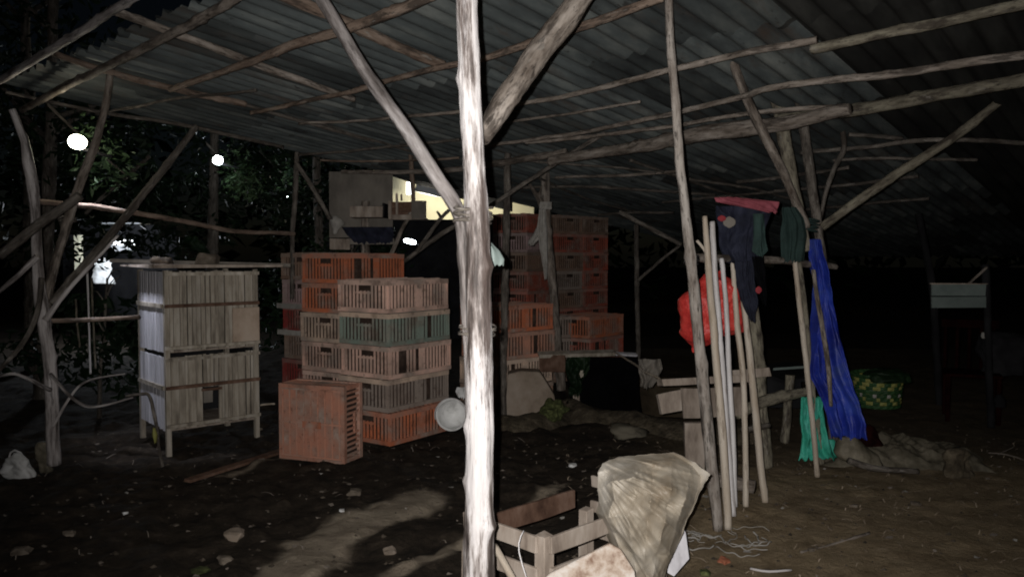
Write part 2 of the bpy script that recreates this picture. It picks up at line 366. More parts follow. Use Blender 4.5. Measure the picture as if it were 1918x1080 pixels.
# ------------------------------------------------------------------ ground
def seg_d(x, y, a, b):
    ax, ay, bx, by = a[0], a[1], b[0], b[1]; dx, dy = bx - ax, by - ay
    t = max(0, min(1, ((x - ax) * dx + (y - ay) * dy) / (dx * dx + dy * dy))); return math.hypot(x - ax - t * dx, y - ay - t * dy)
PA = [(G(470, 1150), G(620, 1000)), (G(620, 1000), G(790, 930))]
PB = [(G(640, 1150), G(720, 1080)), (G(720, 1080), G(880, 1010)), (G(880, 1010), G(1050, 900))]
PC_ = [(G(375, 895), G(520, 850)), (G(520, 850), G(600, 830))]
ridge = [G(1040, 735), G(1090, 772), G(1180, 785), G(1290, 800)]
def smooth(a, b, x):
    t = max(0, min(1, (x - a) / (b - a))); return t * t * (3 - 2 * t)
def gheight(x, y):
    left = 1 - smooth(-.4, .6, x - .12 * y)
    h = .02 * nz(x * .9, y * .9, 2) + (.012 + .035 * left) * nz(x * 3.4, y * 3.4, 4) + (.006 + .016 * left) * nz(x * 11, y * 11, 7)
    h += .006 * nz(x * 31, y * 31, 1) + .012 * max(0, nz(x * 5.5, y * 4.2, 12)) - .014 * max(0, nz(x * 7, y * 5, 22) - .25)
    pm = max(0, .16 - min(seg_d(x, y, *s) for s in PA)) / .16
    h = h * (1 - .8 * smooth(0, 1, pm)) + .02 * smooth(0, .5, pm)
    h -= 2.0 * smooth(8, 40, y) * 0
    # the hollow behind the low bank
    pit = smooth(.0, .25, 1 - math.hypot((x - 1.75) / 1.25, (y - 8.6) / 1.15))
    h -= .55 * pit
    return h - .02
xs = np.unique(np.concatenate([np.arange(-6, 6.01, .032), np.arange(-70, -6, 2.0), np.arange(6, 70, 2.0)]))
ys_ = np.unique(np.concatenate([np.arange(1.6, 6.5, .032), np.arange(6.5, 13, .07), np.arange(13, 110, 3.0), np.arange(-20, 1.6, 1.2)]))
V, Fc, pm = [], [], []
for y in ys_:
    for x in xs:
        near = -6.1 <= x <= 6.1 and 1.5 < y < 13
        V.append((x, y, gheight(x, y) if near else -.02))
        if near:
            a = .19 - min(seg_d(x, y, *s) for s in PA); b = .055 - min(seg_d(x, y, *s) for s in PB); c = .035 - min(seg_d(x, y, *s) for s in PC_)
            w = .05 * nz(x * 5, y * 5, 3) + .025 * nz(x * 17, y * 17, 3)
            pathv = max(smooth(-.01, .05, a + w), smooth(-.01, .03, b + w * .6), .8 * smooth(-.01, .03, c + w * .3))
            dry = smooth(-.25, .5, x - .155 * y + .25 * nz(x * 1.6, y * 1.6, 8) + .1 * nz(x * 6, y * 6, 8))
            if y > 5.0: dry *= 1 - .75 * smooth(5.0, 6.4, y + .4 * nz(x * 2, y * 2, 5))  # earth colour also turns darker with distance
        else: pathv = 0; dry = 0
        pm.append((pathv, dry, 0))
nx = len(xs)
for j in range(len(ys_) - 1):
    for i in range(nx - 1):
        p = j * nx + i; Fc.append((p, p + 1, p + nx + 1, p + nx))
gm = bpy.data.materials.new('trodden_earth'); gm.use_nodes = True
n = gm.node_tree.nodes; l = gm.node_tree.links; b = n['Principled BSDF']
at = n.new('ShaderNodeAttribute'); at.attribute_name = 'pc'; sp = n.new('ShaderNodeSeparateXYZ'); l.new(at.outputs['Vector'], sp.inputs[0])
tc = n.new('ShaderNodeTexCoord')
def nse(sc, det=8, rg=.7):
    q = n.new('ShaderNodeTexNoise'); q.inputs['Scale'].default_value = sc; q.inputs['Detail'].default_value = det; q.inputs['Roughness'].default_value = rg
    l.new(tc.outputs['Object'], q.inputs['Vector']); return q.outputs[0]
def rampn(src, stops):
    r = n.new('ShaderNodeValToRGB'); l.new(src, r.inputs[0]); e = r.color_ramp.elements
    e[0].position, e[0].color = stops[0][0], (*stops[0][1], 1); e[1].position, e[1].color = stops[-1][0], (*stops[-1][1], 1)
    for p_, c_ in stops[1:-1]:
        q = e.new(p_); q.color = (*c_, 1)
    return r.outputs[0]
def mixn(f, a, c):
    q = n.new('ShaderNodeMix'); q.data_type = 'RGBA'; l.new(f, q.inputs[0]); l.new(a, q.inputs[6]); l.new(c, q.inputs[7]); return q.outputs[2]
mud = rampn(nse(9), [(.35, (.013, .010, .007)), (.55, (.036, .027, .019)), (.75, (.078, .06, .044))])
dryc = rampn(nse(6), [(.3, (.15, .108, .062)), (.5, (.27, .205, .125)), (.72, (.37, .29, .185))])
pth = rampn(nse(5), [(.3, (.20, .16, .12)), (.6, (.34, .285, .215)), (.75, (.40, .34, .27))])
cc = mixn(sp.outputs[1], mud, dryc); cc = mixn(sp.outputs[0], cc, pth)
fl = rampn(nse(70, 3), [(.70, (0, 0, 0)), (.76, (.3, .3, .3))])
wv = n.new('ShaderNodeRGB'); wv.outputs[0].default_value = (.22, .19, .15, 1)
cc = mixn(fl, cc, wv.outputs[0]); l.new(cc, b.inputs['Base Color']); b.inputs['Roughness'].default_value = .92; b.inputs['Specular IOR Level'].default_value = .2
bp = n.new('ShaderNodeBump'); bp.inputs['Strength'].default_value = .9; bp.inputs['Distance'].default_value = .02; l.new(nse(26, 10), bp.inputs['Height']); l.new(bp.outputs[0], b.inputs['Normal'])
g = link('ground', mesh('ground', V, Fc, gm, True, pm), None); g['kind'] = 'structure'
def GZ(px, py, dz=0.0):
    p = G(px, py)
    for _ in range(3): p = G(px, py, gheight(p.x, p.y))
    p.z += dz; return p

# ------------------------------------------------------------------ shed roof
roof = empty('shed_roof', (0, 0, 0), 0, 'low corrugated metal shed roof on rough pole rafters and purlins', 'roof')
def sheet_mesh(Lu, nwave, name='roof_sheet', rag=0.0, mt='zinc'):
    """corrugations run along u; waves across v"""
    V, Fc, PC = [], [], []; nw = nwave * 10; nu = 10; Wv = nwave * PITCHW
    sd = random.random() * 50
    for i in range(nu + 1):
        for j in range(nw + 1):
            v = j / nw * Wv; u = i / nu * Lu
            if rag and i == nu: u -= rag * abs(nz(v * 6, sd, 0)) * 2
            if rag and i == 0: u += rag * abs(nz(v * 6, sd, 4)) * 2
            c = math.cos(v / PITCHW * 2 * math.pi)
            V.append(D1 * u + D2 * v + Vector((0, 0, .019 * (abs(c) ** .8) * (1 if c > 0 else -1) + .006 * nz(u * 1.1, v * .8, sd) - RS * u)))
            PC.append((v, sd, u))
    for i in range(nu):
        for j in range(nw):
            p = i * (nw + 1) + j; Fc.append((p, p + 1, p + nw + 2, p + nw + 1))
    return mesh(name, V, Fc, M[mt], True, PC)
PITCHW = .135
sheets = [sheet_mesh(1.85, 6, rag=r_) for r_ in (.0, .03, .05, .02, .04, .01)]
sheets_dark = [sheet_mesh(1.85, 6, rag=r_, mt='zinc_shaded') for r_ in (.02, .05)]  # dark copies for the dim right side of the roof
def uv(p): q = p - Vector((RX, RY, 0)); return q.dot(D1), q.dot(D2)
uA, _ = uv(RP(120, 80)); _, vL = uv(RP(300, 224)); _, vR = uv(RP(1640, 120))
rng = random.Random(3)
row = 0; u0 = uA + .17
while u0 < 13.5:
    v = vL + .1
    vend = vR - 2.6 if row < 3 else vR - 3.5
    if row >= 4: vend = -9
    while v > vend:
        v -= 5 * PITCHW
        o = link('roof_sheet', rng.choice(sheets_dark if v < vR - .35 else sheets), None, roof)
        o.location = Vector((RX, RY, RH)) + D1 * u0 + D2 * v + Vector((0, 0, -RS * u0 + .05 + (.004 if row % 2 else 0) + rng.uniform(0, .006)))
        o.location += D1 * rng.uniform(-.03, .03)
    u0 += 1.68; row += 1
def roofpole(name, pix, r, m, off=.02, **k):
    pts = [RP(x, y, off + (r if isinstance(r, float) else max(r))) for x, y in pix]
    kk = .8 if name != 'eave_beam' else .92
    return pole(name, pts, [r * kk] if isinstance(r, float) else [q * kk for q in r], m, parent=roof, **k)
for pix, r, m in [
    ([(205, 18), (350, 72), (520, 135), (662, 186)], (.026, .03, .028), 'bark'),
    ([(95, 98), (250, 148), (460, 196)], (.025, .03), 'barkr'),
    ([(440, 190), (560, 226), (700, 264)], (.02, .018), 'barkd'),
    ([(10, 172), (200, 212), (363, 238), (530, 276)], (.02, .022), 'barkd'),
    ([(500, -20), (640, 40), (750, 90), (830, 122)], (.04, .035), 'barkr'),
    ([(640, 246), (720, 268), (800, 292)], (.014, .014), 'barkd')]:
    roofpole('rafter', pix, r, m, off=.0)
for pix, r, m in [
    ([(-30, 168), (110, 85), (258, -10)], (.032, .028), 'peeled2'),
    ([(40, 205), (200, 125), (330, 60), (450, -8)], (.034, .03), 'bark'),
    ([(318, 168), (333, 163), (460, 118), (540, 88), (700, 36), (810, -10)], (.022, .03, .033), 'barkr'),
    ([(470, 212), (600, 184), (700, 160), (811, 128), (904, 111), (1018, 72), (1118, 41), (1240, -5)], (.018, .024, .026), 'barkr'),
    ([(560, 232), (733, 222), (985, 193), (1078, 178), (1230, 137), (1363, 105), (1530, 74)], (.014, .018, .022, .022), 'bark'),
    ([(1520, 92), (1640, 66), (1760, 45), (1940, 2)], (.032, .03), 'barkg'),
    ([(890, 276), (1050, 254), (1200, 226), (1370, 186), (1460, 162), (1640, 142), (1780, 122), (1940, 102)], (.018, .022, .024, .03), 'bark'),
    ([(985, 268), (1200, 244), (1420, 210), (1600, 198)], (.018, .02), 'bark'),
    ([(1040, 332), (1200, 326), (1275, 319)], (.018, .018), 'bark'),
    ([(1380, 341), (1470, 331), (1590, 314)], (.02, .02), 'barkd'),
    ([(1120, 402), (1180, 398), (1262, 398)], (.022, .022), 'barkd'),
    ([(1450, 358), (1600, 345), (1720, 330)], (.02, .02), 'barkd'),
    ([(1500, 286), (1620, 276), (1740, 262), (1930, 268)], (.022, .02), 'barkd'),
    ([(960, 352), (1120, 350), (1340, 366)], (.02, .02), 'barkd'),
    ([(980, 300), (1130, 312), (1290, 330)], (.014, .014), 'barkd'), ([(1290, 336), (1400, 352), (1480, 372)], (.018, .016), 'barkd'),
    ([(1180, 300), (1330, 352), (1400, 372)], (.018, .016), 'barkd'), ([(1000, 330), (1100, 372), (1190, 398)], (.016, .014), 'barkd'),
    ([(1240, 378), (1380, 366), (1530, 352)], (.018, .018), 'barkd'), ([(1560, 300), (1640, 296), (1830, 300)], (.016, .016), 'barkd'),
    ([(1480, 396), (1600, 384), (1740, 372)], (.02, .02), 'barkd'), ([(560, 290), (700, 278), (860, 262)], (.016, .016), 'barkd'),
    ([(600, 300), (720, 302), (860, 296)], (.014, .014), 'barkr'), ([(930, 232), (1060, 214), (1200, 190)], (.012, .012), 'bark'),
    ([(1590, 252), (1640, 255), (1690, 260)], (.02, .02), 'barkd'), ([(180, 215), (330, 185), (480, 170)], (.014, .014), 'barkd')]:
    roofpole('purlin', pix, r, m, off=.05)
# the heavy eave beam, and the lighter pole spliced to it
o = roofpole('eave_beam', [(1030, 300), (1180, 277), (1300, 254), (1450, 233), (1592, 205)], (.04, .055, .06, .035), 'bark', off=.11)
roofpole('eave_beam', [(640, 322), (760, 322), (860, 316), (960, 300), (1060, 286)], (.022, .03, .036), 'bark', off=.09)
roofpole('eave_beam', [(1460, 224), (1560, 212), (1700, 188), (1940, 146)], (.045, .04), 'barkg', off=.05)

# ------------------------------------------------------------------ posts and braces
def pp(pix, Y0, Y1=None):
    Y1 = Y0 if Y1 is None else Y1; m = len(pix) - 1
    return [P(x, y, Y0 + (Y1 - Y0) * i / m) for i, (x, y) in enumerate(pix)]
YP = 2.3
pts = [P(873, -60, YP), P(876, 80, YP), P(881, 200, YP), P(886, 300, YP), P(891, 400, YP), P(894, 500, YP), P(897, 620, YP), P(899, 760, YP), P(898, 900, YP), P(897, 1080, YP), P(897, 1450, YP)]
pole('shed_post', pts, [.030, .030, .031, .031, .035, .036, .037, .038, .042, .046, .05], 'peeled', 'thick pale peeling tree trunk post standing nearest, glaring in the middle', 'post', seg=32, step=.015, rough=.09, wob=.003)
pole('bent_brace', [RP(572, -45), P(598, -8, 3.2), P(646, 72, 3.05), P(702, 162, 2.85), P(758, 240, 2.68), P(818, 330, 2.5), P(861, 400, 2.40), P(870, 470, 2.37), P(877, 600, 2.37), P(884, 766, 2.37), P(888, 950, 2.37)],
     [.025, .025, .024, .024, .023, .025, .022, .021, .022, .022, .018], 'peeled2', 'bent grey pole slanting from upper left down against the bright nearest post', 'brace', seg=20, step=.04, rough=.1, wob=.003)
pole('diagonal_brace', [P(1130, -60, 3.1), P(1085, 2, 3.0), P(1010, 100, 2.8), P(950, 185, 2.6), P(905, 258, 2.44)], [.044, .043, .042, .038, .028], 'bark',
     'rough brown split pole slanting up rightwards from the bright nearest post', 'brace', seg=18, step=.04, rough=.16)
pole('tall_pole', [RP(1252, -30), P(1257, 80, 3.75), P(1263, 160, 3.85), P(1272, 280, 3.95), P(1283, 400, 4.05), P(1296, 500, 4.12), P(1310, 650, 4.22), P(1325, 800, 4.3), P(1345, 992, 4.36)],
     [.019, .020, .021, .023, .024, .026, .029, .033, .030], 'bark2', 'tall slim leaning pole in front of the red bag', 'pole', seg=16, step=.05)
pole('far_post', pp([(950, 288), (947, 500), (943, 640), (942, 782)], 7.6, 7.3), [.033, .036, .036], 'barkd', 'thin dark upright pole just right of the bright nearest post', 'post')
pole('far_post', pp([(1022, 276), (1022, 380), (1030, 480), (1040, 600), (1051, 730)], 8.4), [.052, .05, .046, .05], 'bark',
     'crooked forked post with pale rags tied to it', 'post', branches=[([P(1020, 395, 8.35), P(1008, 370, 8.3), P(992, 345, 8.2)], [.04, .03, .015]), ([P(1008, 370, 8.3), P(1014, 348, 8.2)], [.02, .01])])
CY2 = 5.5
pole('corner_post', pp([(1438, 160), (1458, 200), (1472, 275), (1488, 350), (1500, 410), (1512, 470)], 5.5), [.036, .046, .043, .038, .034], 'barkg', 'thick mossy crooked pole under the roof above the blue tarp', 'post')
pole('corner_brace', pp([(1368, 98), (1386, 150), (1415, 220), (1450, 290), (1480, 350), (1512, 424)], 4.7, 5.35), [.025, .027, .029, .029, .027], 'bark', 'slanting pole crossing in front of the mossy crooked post', 'brace')
pole('corner_post', pp([(1494, 176), (1508, 260), (1520, 340), (1532, 430), (1545, 540), (1552, 640), (1560, 830)], 5.45, 5.6), [.032, .034, .032, .032, .034], 'barkd', 'dark upright pole the blue tarp hangs from', 'post')
pole('long_brace', pp([(1935, 145), (1860, 200), (1780, 260), (1700, 312), (1620, 366), (1538, 424)], 5.0, 5.5), [.028, .029, .031, .031, .028], 'barkg', 'long mossy pole slanting up to the right edge of the roof', 'brace')
pole('crooked_stick', pp([(1578, 245), (1580, 280), (1560, 320), (1545, 370), (1535, 420)], 6.0), [.02, .02, .018, .012], 'barkd', 'thin crooked dark branch behind the long mossy brace', 'stick')
pole('cross_rail', pp([(1290, 482), (1360, 484), (1440, 486), (1500, 492), (1566, 500)], 4.5, 5.7), [.024, .024, .024, .022], 'bark', 'level rail pole carrying the hung clothes', 'rail')
pole('stub_post', pp([(1408, 572), (1414, 640), (1424, 740), (1436, 874)], 5.5), [.045, .055, .05, .045], 'barkg', 'short dark stake behind the bundle of leaning sticks', 'stake')
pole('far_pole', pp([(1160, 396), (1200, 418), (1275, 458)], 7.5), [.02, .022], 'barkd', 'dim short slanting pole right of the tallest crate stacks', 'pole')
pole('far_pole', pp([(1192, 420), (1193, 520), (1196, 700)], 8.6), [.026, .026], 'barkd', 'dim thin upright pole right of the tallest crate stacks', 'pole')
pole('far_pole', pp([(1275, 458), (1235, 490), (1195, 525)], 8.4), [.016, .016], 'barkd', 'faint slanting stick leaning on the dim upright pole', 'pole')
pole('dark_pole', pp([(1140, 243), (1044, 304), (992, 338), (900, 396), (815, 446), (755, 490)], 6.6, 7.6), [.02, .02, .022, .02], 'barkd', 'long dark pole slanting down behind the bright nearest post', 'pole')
pole('branch', pp([(848, 388), (826, 408), (800, 444), (780, 472)], 7.4), [.014, .018, .02], 'barkd', 'dark knobbly branch beside the small bright panel lamp', 'branch', branches=[([P(826, 408, 7.4), P(818, 396, 7.4)], [.016, .01])])
pole('thin_pole', pp([(776, 385), (752, 430), (730, 482)], 8.1), [.02, .022], 'bark', 'short slanting stick propping the small box under the lit house', 'stick')
pole('red_stick', pp([(769, 285), (772, 330), (775, 384)], 8.0), [.024, .024], 'barkr', 'reddish upright stick above the small hanging box', 'stick')
# left side
pole('side_pole', pp([(207, 132), (196, 200), (178, 270), (152, 340), (128, 410), (98, 512), (85, 600)], 5.6, 5.3), [.024, .026, .029, .03, .028], 'bark', 'leaning pole passing right beside the brightest lamp', 'pole')
pole('side_pole', pp([(368, 236), (320, 300), (262, 372), (205, 442), (150, 506), (95, 568)], 6.2, 5.3), [.025, .026, .028, .027], 'barkd', 'slanting pole between the two glowing lamps', 'pole')
pole('side_rail', pp([(60, 376), (200, 390), (330, 412), (440, 432), (552, 438)], 5.6, 7.5), [.019, .02, .019], 'barkr', 'long thin rail crossing above the slatted cage', 'rail')
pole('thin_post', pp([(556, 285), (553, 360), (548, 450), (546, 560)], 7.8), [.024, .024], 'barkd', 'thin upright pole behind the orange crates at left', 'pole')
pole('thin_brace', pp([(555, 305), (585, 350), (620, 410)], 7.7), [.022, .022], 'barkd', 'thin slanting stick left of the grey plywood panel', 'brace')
pole('low_stick', pp([(92, 600), (170, 598), (262, 594)], 5.9), [.018, .016], 'barkr', 'thin level stick touching the slatted cage at left', 'stick')
pole('short_pole', pp([(0, 480), (60, 430), (128, 382), (150, 366)], 5.0), [.03, .03], 'barkd', 'slanting branch at the left edge below the lamps', 'branch')
pole('short_pole', pp([(-10, 700), (40, 645), (68, 590), (80, 520)], 4.8), [.014, .016], 'barkd', 'curved thin branch at the left edge beside the bent trunk', 'branch')
pole('short_pole', pp([(280, 292), (220, 345), (160, 400)], 8.2), [.02, .02], 'barkd', 'faint thin stick behind the slanting pole at left', 'stick')

def stick(name, pix, Y0, Y1, r, m, label, node=True):
    return pole(name, pp(pix, Y0, Y1), r, m, label, 'stick', 'sticks leaning in a bundle beside the tall slim pole', seg=12, step=.04, rough=.06, wob=.004)
stick('wooden_stick', [(1320, 405), (1328, 520), (1340, 660), (1354, 820), (1363, 990)], 4.5, 4.35, [.014, .019, .022, .024, .022], 'bamboo', 'light stick with reddish tip, leftmost of the bundle')
stick('wooden_stick', [(1333, 415), (1340, 520), (1350, 650), (1362, 800), (1372, 965)], 4.6, 4.45, [.015, .017, .018, .018], 'white_stick', 'white stick, second from the left of the bundle')
stick('wooden_stick', [(1352, 484), (1358, 560), (1366, 680), (1372, 800), (1376, 948)], 4.7, 4.5, [.014, .014, .016, .016], 'white_stick', 'slim white stick, third from the left of the bundle')
stick('wooden_stick', [(1372, 490), (1380, 600), (1391, 700), (1396, 840), (1397, 948)], 4.9, 4.66, [.014, .018, .018, .018], 'bamboo', 'straight stick under the hung clothes, second from the right')
stick('wooden_stick', [(1390, 548), (1402, 640), (1412, 750), (1424, 860), (1433, 940)], 4.85, 4.7, [.014, .022, .022, .02], 'bamboo', 'brownish stick, rightmost of the bundle')
stick('thin_stake', [(1482, 445), (1498, 560), (1512, 700), (1524, 800), (1532, 892)], 5.2, 5.3, [.014, .018, .018, .018], 'bamboo', 'left one of two thin stakes beside the blue tarp')
stick('thin_stake', [(1496, 490), (1508, 580), (1518, 700), (1530, 800), (1538, 868)], 5.35, 5.45, [.018, .02, .022, .02], 'barkg', 'dark stake close behind the thin stake beside the blue tarp')
stick('thin_stake', [(1522, 505), (1532, 570), (1544, 640), (1552, 700), (1556, 760)], 5.2, 5.25, [.012, .015, .016, .012], 'bark', 'thin stake leaning on the front of the blue tarp')
pole('side_twig', pp([(1305, 450), (1318, 465), (1328, 482)], 4.6), [.008, .01], 'bamboo', 'short twig sticking out left of the white sticks', 'twig')

def lashing(parent, c, axis, rad, turns=4, r=.004, m='rubber', w=.03):
    ax_ = axis.normalized(); a = ax_.cross(Vector((.2, .9, .1))).normalized(); b_ = ax_.cross(a); o0 = parent.location
    pts = [c - o0 + ax_ * (w * (i / (turns * 10) - .5) + .004 * math.sin(i)) + a * math.cos(i * .628) * rad * (1 + .05 * math.sin(i * 2.1)) + b_ * math.sin(i * .628) * rad for i in range(turns * 10 + 1)]
    pole('rope_lashing', pts, [r], m, parent=parent, knots=False, seg=6, step=.012, wob=0)
OBJ = bpy.data.objects
lashing(OBJ['shed_post'], P(886, 402, 2.33), Vector((.05, 0, 1)), .056, 5, .0035, 'barkd', .05)
lashing(OBJ['shed_post'], P(894, 618, 2.33), Vector((.02, 0, 1)), .054, 3, .003, 'barkd', .03)
lashing(OBJ['tall_pole'], P(1295, 486, 4.16), Vector((.1, .1, 1)), .036, 4, .005, 'rubber', .05)
lashing(OBJ['corner_brace'], P(1510, 420, 5.42), Vector((.2, 0, 1)), .08, 4, .007, 'dkgreen', .09)
lashing(OBJ['side_pole'], P(126, 412, 5.47), Vector((-.3, 0, 1)), .05, 4, .006, 'barkd', .06)

# ------------------------------------------------------------------ poultry crates
CL, CW, CH = .75, .55, .262
def crate_parts(L, Wd, H, broken=0.0):
    """meshes of one crate: x from 0..L, y from 0..Wd, z 0..H"""
    out = {}
    def rim(z0, z1, t, ins=0):
        V, Fc = [], []
        for (x0, x1, y0, y1) in ((-.004, L + .004, -.004, t), (-.004, L + .004, Wd - t, Wd + .004), (-.004, t, t, Wd - t), (L - t, L + .004, t, Wd - t)):
            box_geo(V, Fc, Vector(((x0 + x1) / 2, (y0 + y1) / 2, (z0 + z1) / 2)), x1 - x0, y1 - y0, z1 - z0)
        return V, Fc
    out['top_rim'] = mesh('top_rim', *rim(H - .045, H - .006, .018), M['plastic'])
    V, Fc = rim(.0, .034, .018)
    box_geo(V, Fc, Vector((L / 2, Wd / 2, .012)), L - .02, Wd - .02, .012)
    out['base'] = mesh('base', V, Fc, M['plastic'])
    V, Fc = [], []
    hb = H - .045 - .034; zc = .034 + hb / 2
    nL = int(L / .040); nW = int(Wd / .040)
    for i in range(nL + 1):
        if 0 < i < nL and random.random() < broken: continue
        x = .012 + (L - .024) * i / nL; w = .034 if i in (0, nL) else (.05 if i == nL // 2 else .0195)
        for y in (.006, Wd - .006): box_geo(V, Fc, Vector((x, y, zc)), w, .008, hb)
    for i in range(nW + 1):
        y = .012 + (Wd - .024) * i / nW; w = .034 if i in (0, nW) else .017
        for x in (.006, L - .006):
            if nW // 2 - 1 <= i <= nW // 2 + 1:      # hand hole under the rim
                box_geo(V, Fc, Vector((x, y, zc - .022)), .011, w, hb - .045)
            else: box_geo(V, Fc, Vector((x, y, zc)), .008, w, hb)
    for x in (.006, L - .006):                      # band below the hand hole
        box_geo(V, Fc, Vector((x, Wd / 2, H - .045 - .06)), .014, .16, .016)
    out['side_bars'] = mesh('side_bars', V, Fc, M['plastic'])
    V, Fc = [], []
    nn = 13
    for i in range(nn):
        x = .03 + (L - .06) * i / (nn - 1)
        box_geo(V, Fc, Vector((x, Wd / 2, H - .01)), .022, Wd - .036, .008)
    for y in (.09, Wd / 2, Wd - .09): box_geo(V, Fc, Vector((L / 2, y, H - .002)), L - .03, .03, .006)
    out['lid_grille'] = mesh('lid_grille', V, Fc, M['plastic'])
    V, Fc = [], []; q_ = .035
    for (x, y, sx, sy) in ((L / 2, q_, L - 2 * q_, .004), (L / 2, Wd - q_, L - 2 * q_, .004), (q_, Wd / 2, .004, Wd - 2 * q_ - .01), (L - q_, Wd / 2, .004, Wd - 2 * q_ - .01)):
        box_geo(V, Fc, Vector((x, y, zc)), sx, sy, hb)
    out['shade_lining'] = mesh('shade_lining', V, Fc, M['gap_shade'])  # added inner walls that paint the shade between the bars
    out['latch'] = mesh('latch', *box_geo([], [], Vector((L * .5, -.009, H - .06)), .07, .008, .035), M['plastic'])
    return out
CMV = [crate_parts(CL, CW, CH, b_) for b_ in (0, .06, .1, .05, .14, .08)]; CM = CMV[0]; CMS = crate_parts(.56, .56, .26)
C_ = {'orange': (.60, .185, .09), 'red': (.46, .12, .08), 'dark red': (.28, .045, .04), 'pale pink': (.80, .53, .43), 'beige': (.70, .53, .41), 'grey green': (.26, .32, .27),
      'grey': (.36, .30, .26), 'brown': (.28, .18, .13), 'mauve': (.48, .34, .34), 'salmon': (.60, .29, .20)}
def paint(o, c):
    k = random.uniform(.88, 1.1); o.color = (c[0] * k, c[1] * k, c[2] * k, 1)
def crate(loc, ang, colr, label, group, mirror=False, meshes=CM, over=None, rot=None):
    """near corner at loc; the long side runs along ang, the short side to its left"""
    t = empty('poultry_crate', loc, ang, label, 'crate', group)
    if rot: t.rotation_euler = rot
    if meshes is CM: meshes = random.choice(CMV)
    for nm, me in meshes.items():
        o = link(nm, me, None, t); paint(o, C_[colr])
        if nm in ('top_rim', 'lid_grille'): paint(o, tuple(.75 * c_ + .25 * d_ for c_, d_ in zip(C_[colr], (.5, .42, .36))))
        if nm in ('side_bars', 'lid_grille', 'base', 'shade_lining'): o['kind'] = 'stuff'
        if over and nm in over: paint(o, C_[over[nm]]); o['label'] = over[nm] + ' rim'
    return t
ORD = ['lowest', 'second from the bottom', 'third from the bottom', 'fourth from the bottom', 'fifth from the bottom', 'sixth from the bottom', 'seventh from the bottom', 'topmost']
def stack(x, y, ang, cols, where, z0=0.0, jit=.012, long_left=False, over={}):
    z = z0
    for i, c in enumerate(cols):
        w = 'topmost' if i == len(cols) - 1 else ORD[i]
        j = Vector((random.uniform(-jit, jit), random.uniform(-jit, jit), 0))
        crate(Vector((x, y, z)) + j, ang + R(random.uniform(-1.6, 1.6)), c, f'{c} poultry crate, {w} {where}', 'stacked plastic poultry crates', over=over.get(i))
        z += CH + .001
a0 = R(56)
stack(-.975, 6.19, a0, ['orange', 'grey', 'pale pink', 'grey green', 'pale pink'], 'of the nearest stack of five', over={3: {'top_rim': 'beige'}, 1: {'top_rim': 'beige'}})
stack(-1.44, 6.86, a0 + R(1), ['salmon', 'pale pink', 'pale pink', 'beige', 'orange', 'orange'], 'of the stack behind the nearest one', z0=-.05)
stack(-1.86, 7.58, a0 - R(2), ['red', 'dark red', 'brown', 'dark red', 'mauve', 'brown'], 'of the leftmost stack', z0=-.04)
stack(-.145, 7.45, R(42), ['brown', 'beige', 'salmon', 'orange'], 'of the stack partly hidden by the bright post', z0=-.02)
stack(.21, 10.6, R(58), ['red', 'red', 'brown', 'red', 'red', 'brown', 'mauve', 'red'], 'of the tall far stack behind the forked post', z0=-.02)
# the two stacks whose short ends face us, receding to the right
def stack_end(x, y, dirang, cols, where):
    # short side runs along dirang
    z = -.02
    for i, c in enumerate(cols):
        w = 'topmost' if i == len(cols) - 1 else ORD[i]
        crate(Vector((x, y, z)) + Vector((CW * math.cos(dirang), CW * math.sin(dirang), 0)) + Vector((random.uniform(-.01, .01), random.uniform(-.01, .01), 0)), dirang + R(90) + R(random.uniform(-1.2, 1.2)), c,
              f'{c} poultry crate, {w} {where}', 'stacked plastic poultry crates')
        z += CH + .001
stack_end(.62, 11.0, R(44), ['red', 'brown', 'red', 'brown', 'grey', 'brown', 'red', 'brown'], 'of the second far stack from the right')
stack_end(1.03, 11.42, R(44), ['red', 'red', 'red', 'red', 'red', 'red', 'red', 'brown'], 'of the rightmost tall far stack')
stack(.24, 9.15, R(35), ['brown', 'grey', 'grey'], 'of the low stack left of the forked post')
stack(.92, 9.3, R(50), ['red', 'red', 'orange'], 'of the low orange stack behind the table board')
# crate standing on its side in front
pn = GZ(640, 869)
t = crate(Vector((-1.225, 5.70, .0)), 0, 'salmon', 'salmon poultry crate standing on its side in front of the stacks', 'stacked plastic poultry crates', meshes=CMS)
fd = R(160)      # towards the left end of its broad face
xd = Vector((math.cos(fd), math.sin(fd), 0)); nd = Vector((-math.sin(fd), math.cos(fd), 0)); nd = nd if nd.y > 0 else -nd
from mathutils import Matrix
# local x -> along the face, local y -> up, local z (height of crate) -> backwards
mtx = Matrix(((xd.x, 0, nd.x), (xd.y, 0, nd.y), (0, 1, 0)))
t.rotation_euler = mtx.to_euler(); t.location.z = gheight(-1.4, 5.8) - .005
for ch in t.children:
    if ch.name.startswith('base'): paint(ch, (.50, .235, .16))
V, Fc = [], []
for i in range(9):
    box_geo(V, Fc, Vector((.035 + i * .0613, .28, -.003)), .010, .50, .006)
for y in (.03, .28, .53): box_geo(V, Fc, Vector((.28, y, -.0045)), .52, .012, .005)
o = link('bottom_ribs', mesh('bottom_ribs', V, Fc, M['plastic']), None, t); paint(o, (.50, .235, .16)); o['kind'] = 'stuff'
V, Fc = box_geo([], [], Vector((.27, .27, -.008)), .16, .05, .004); box_geo(V, Fc, Vector((.27, .21, -.008)), .05, .12, .005)
o = link('clean_patch', mesh('clean_patch', V, Fc, M['plastic']), None, t); paint(o, C_['orange']); o['label'] = 'brighter orange cross shaped patch'
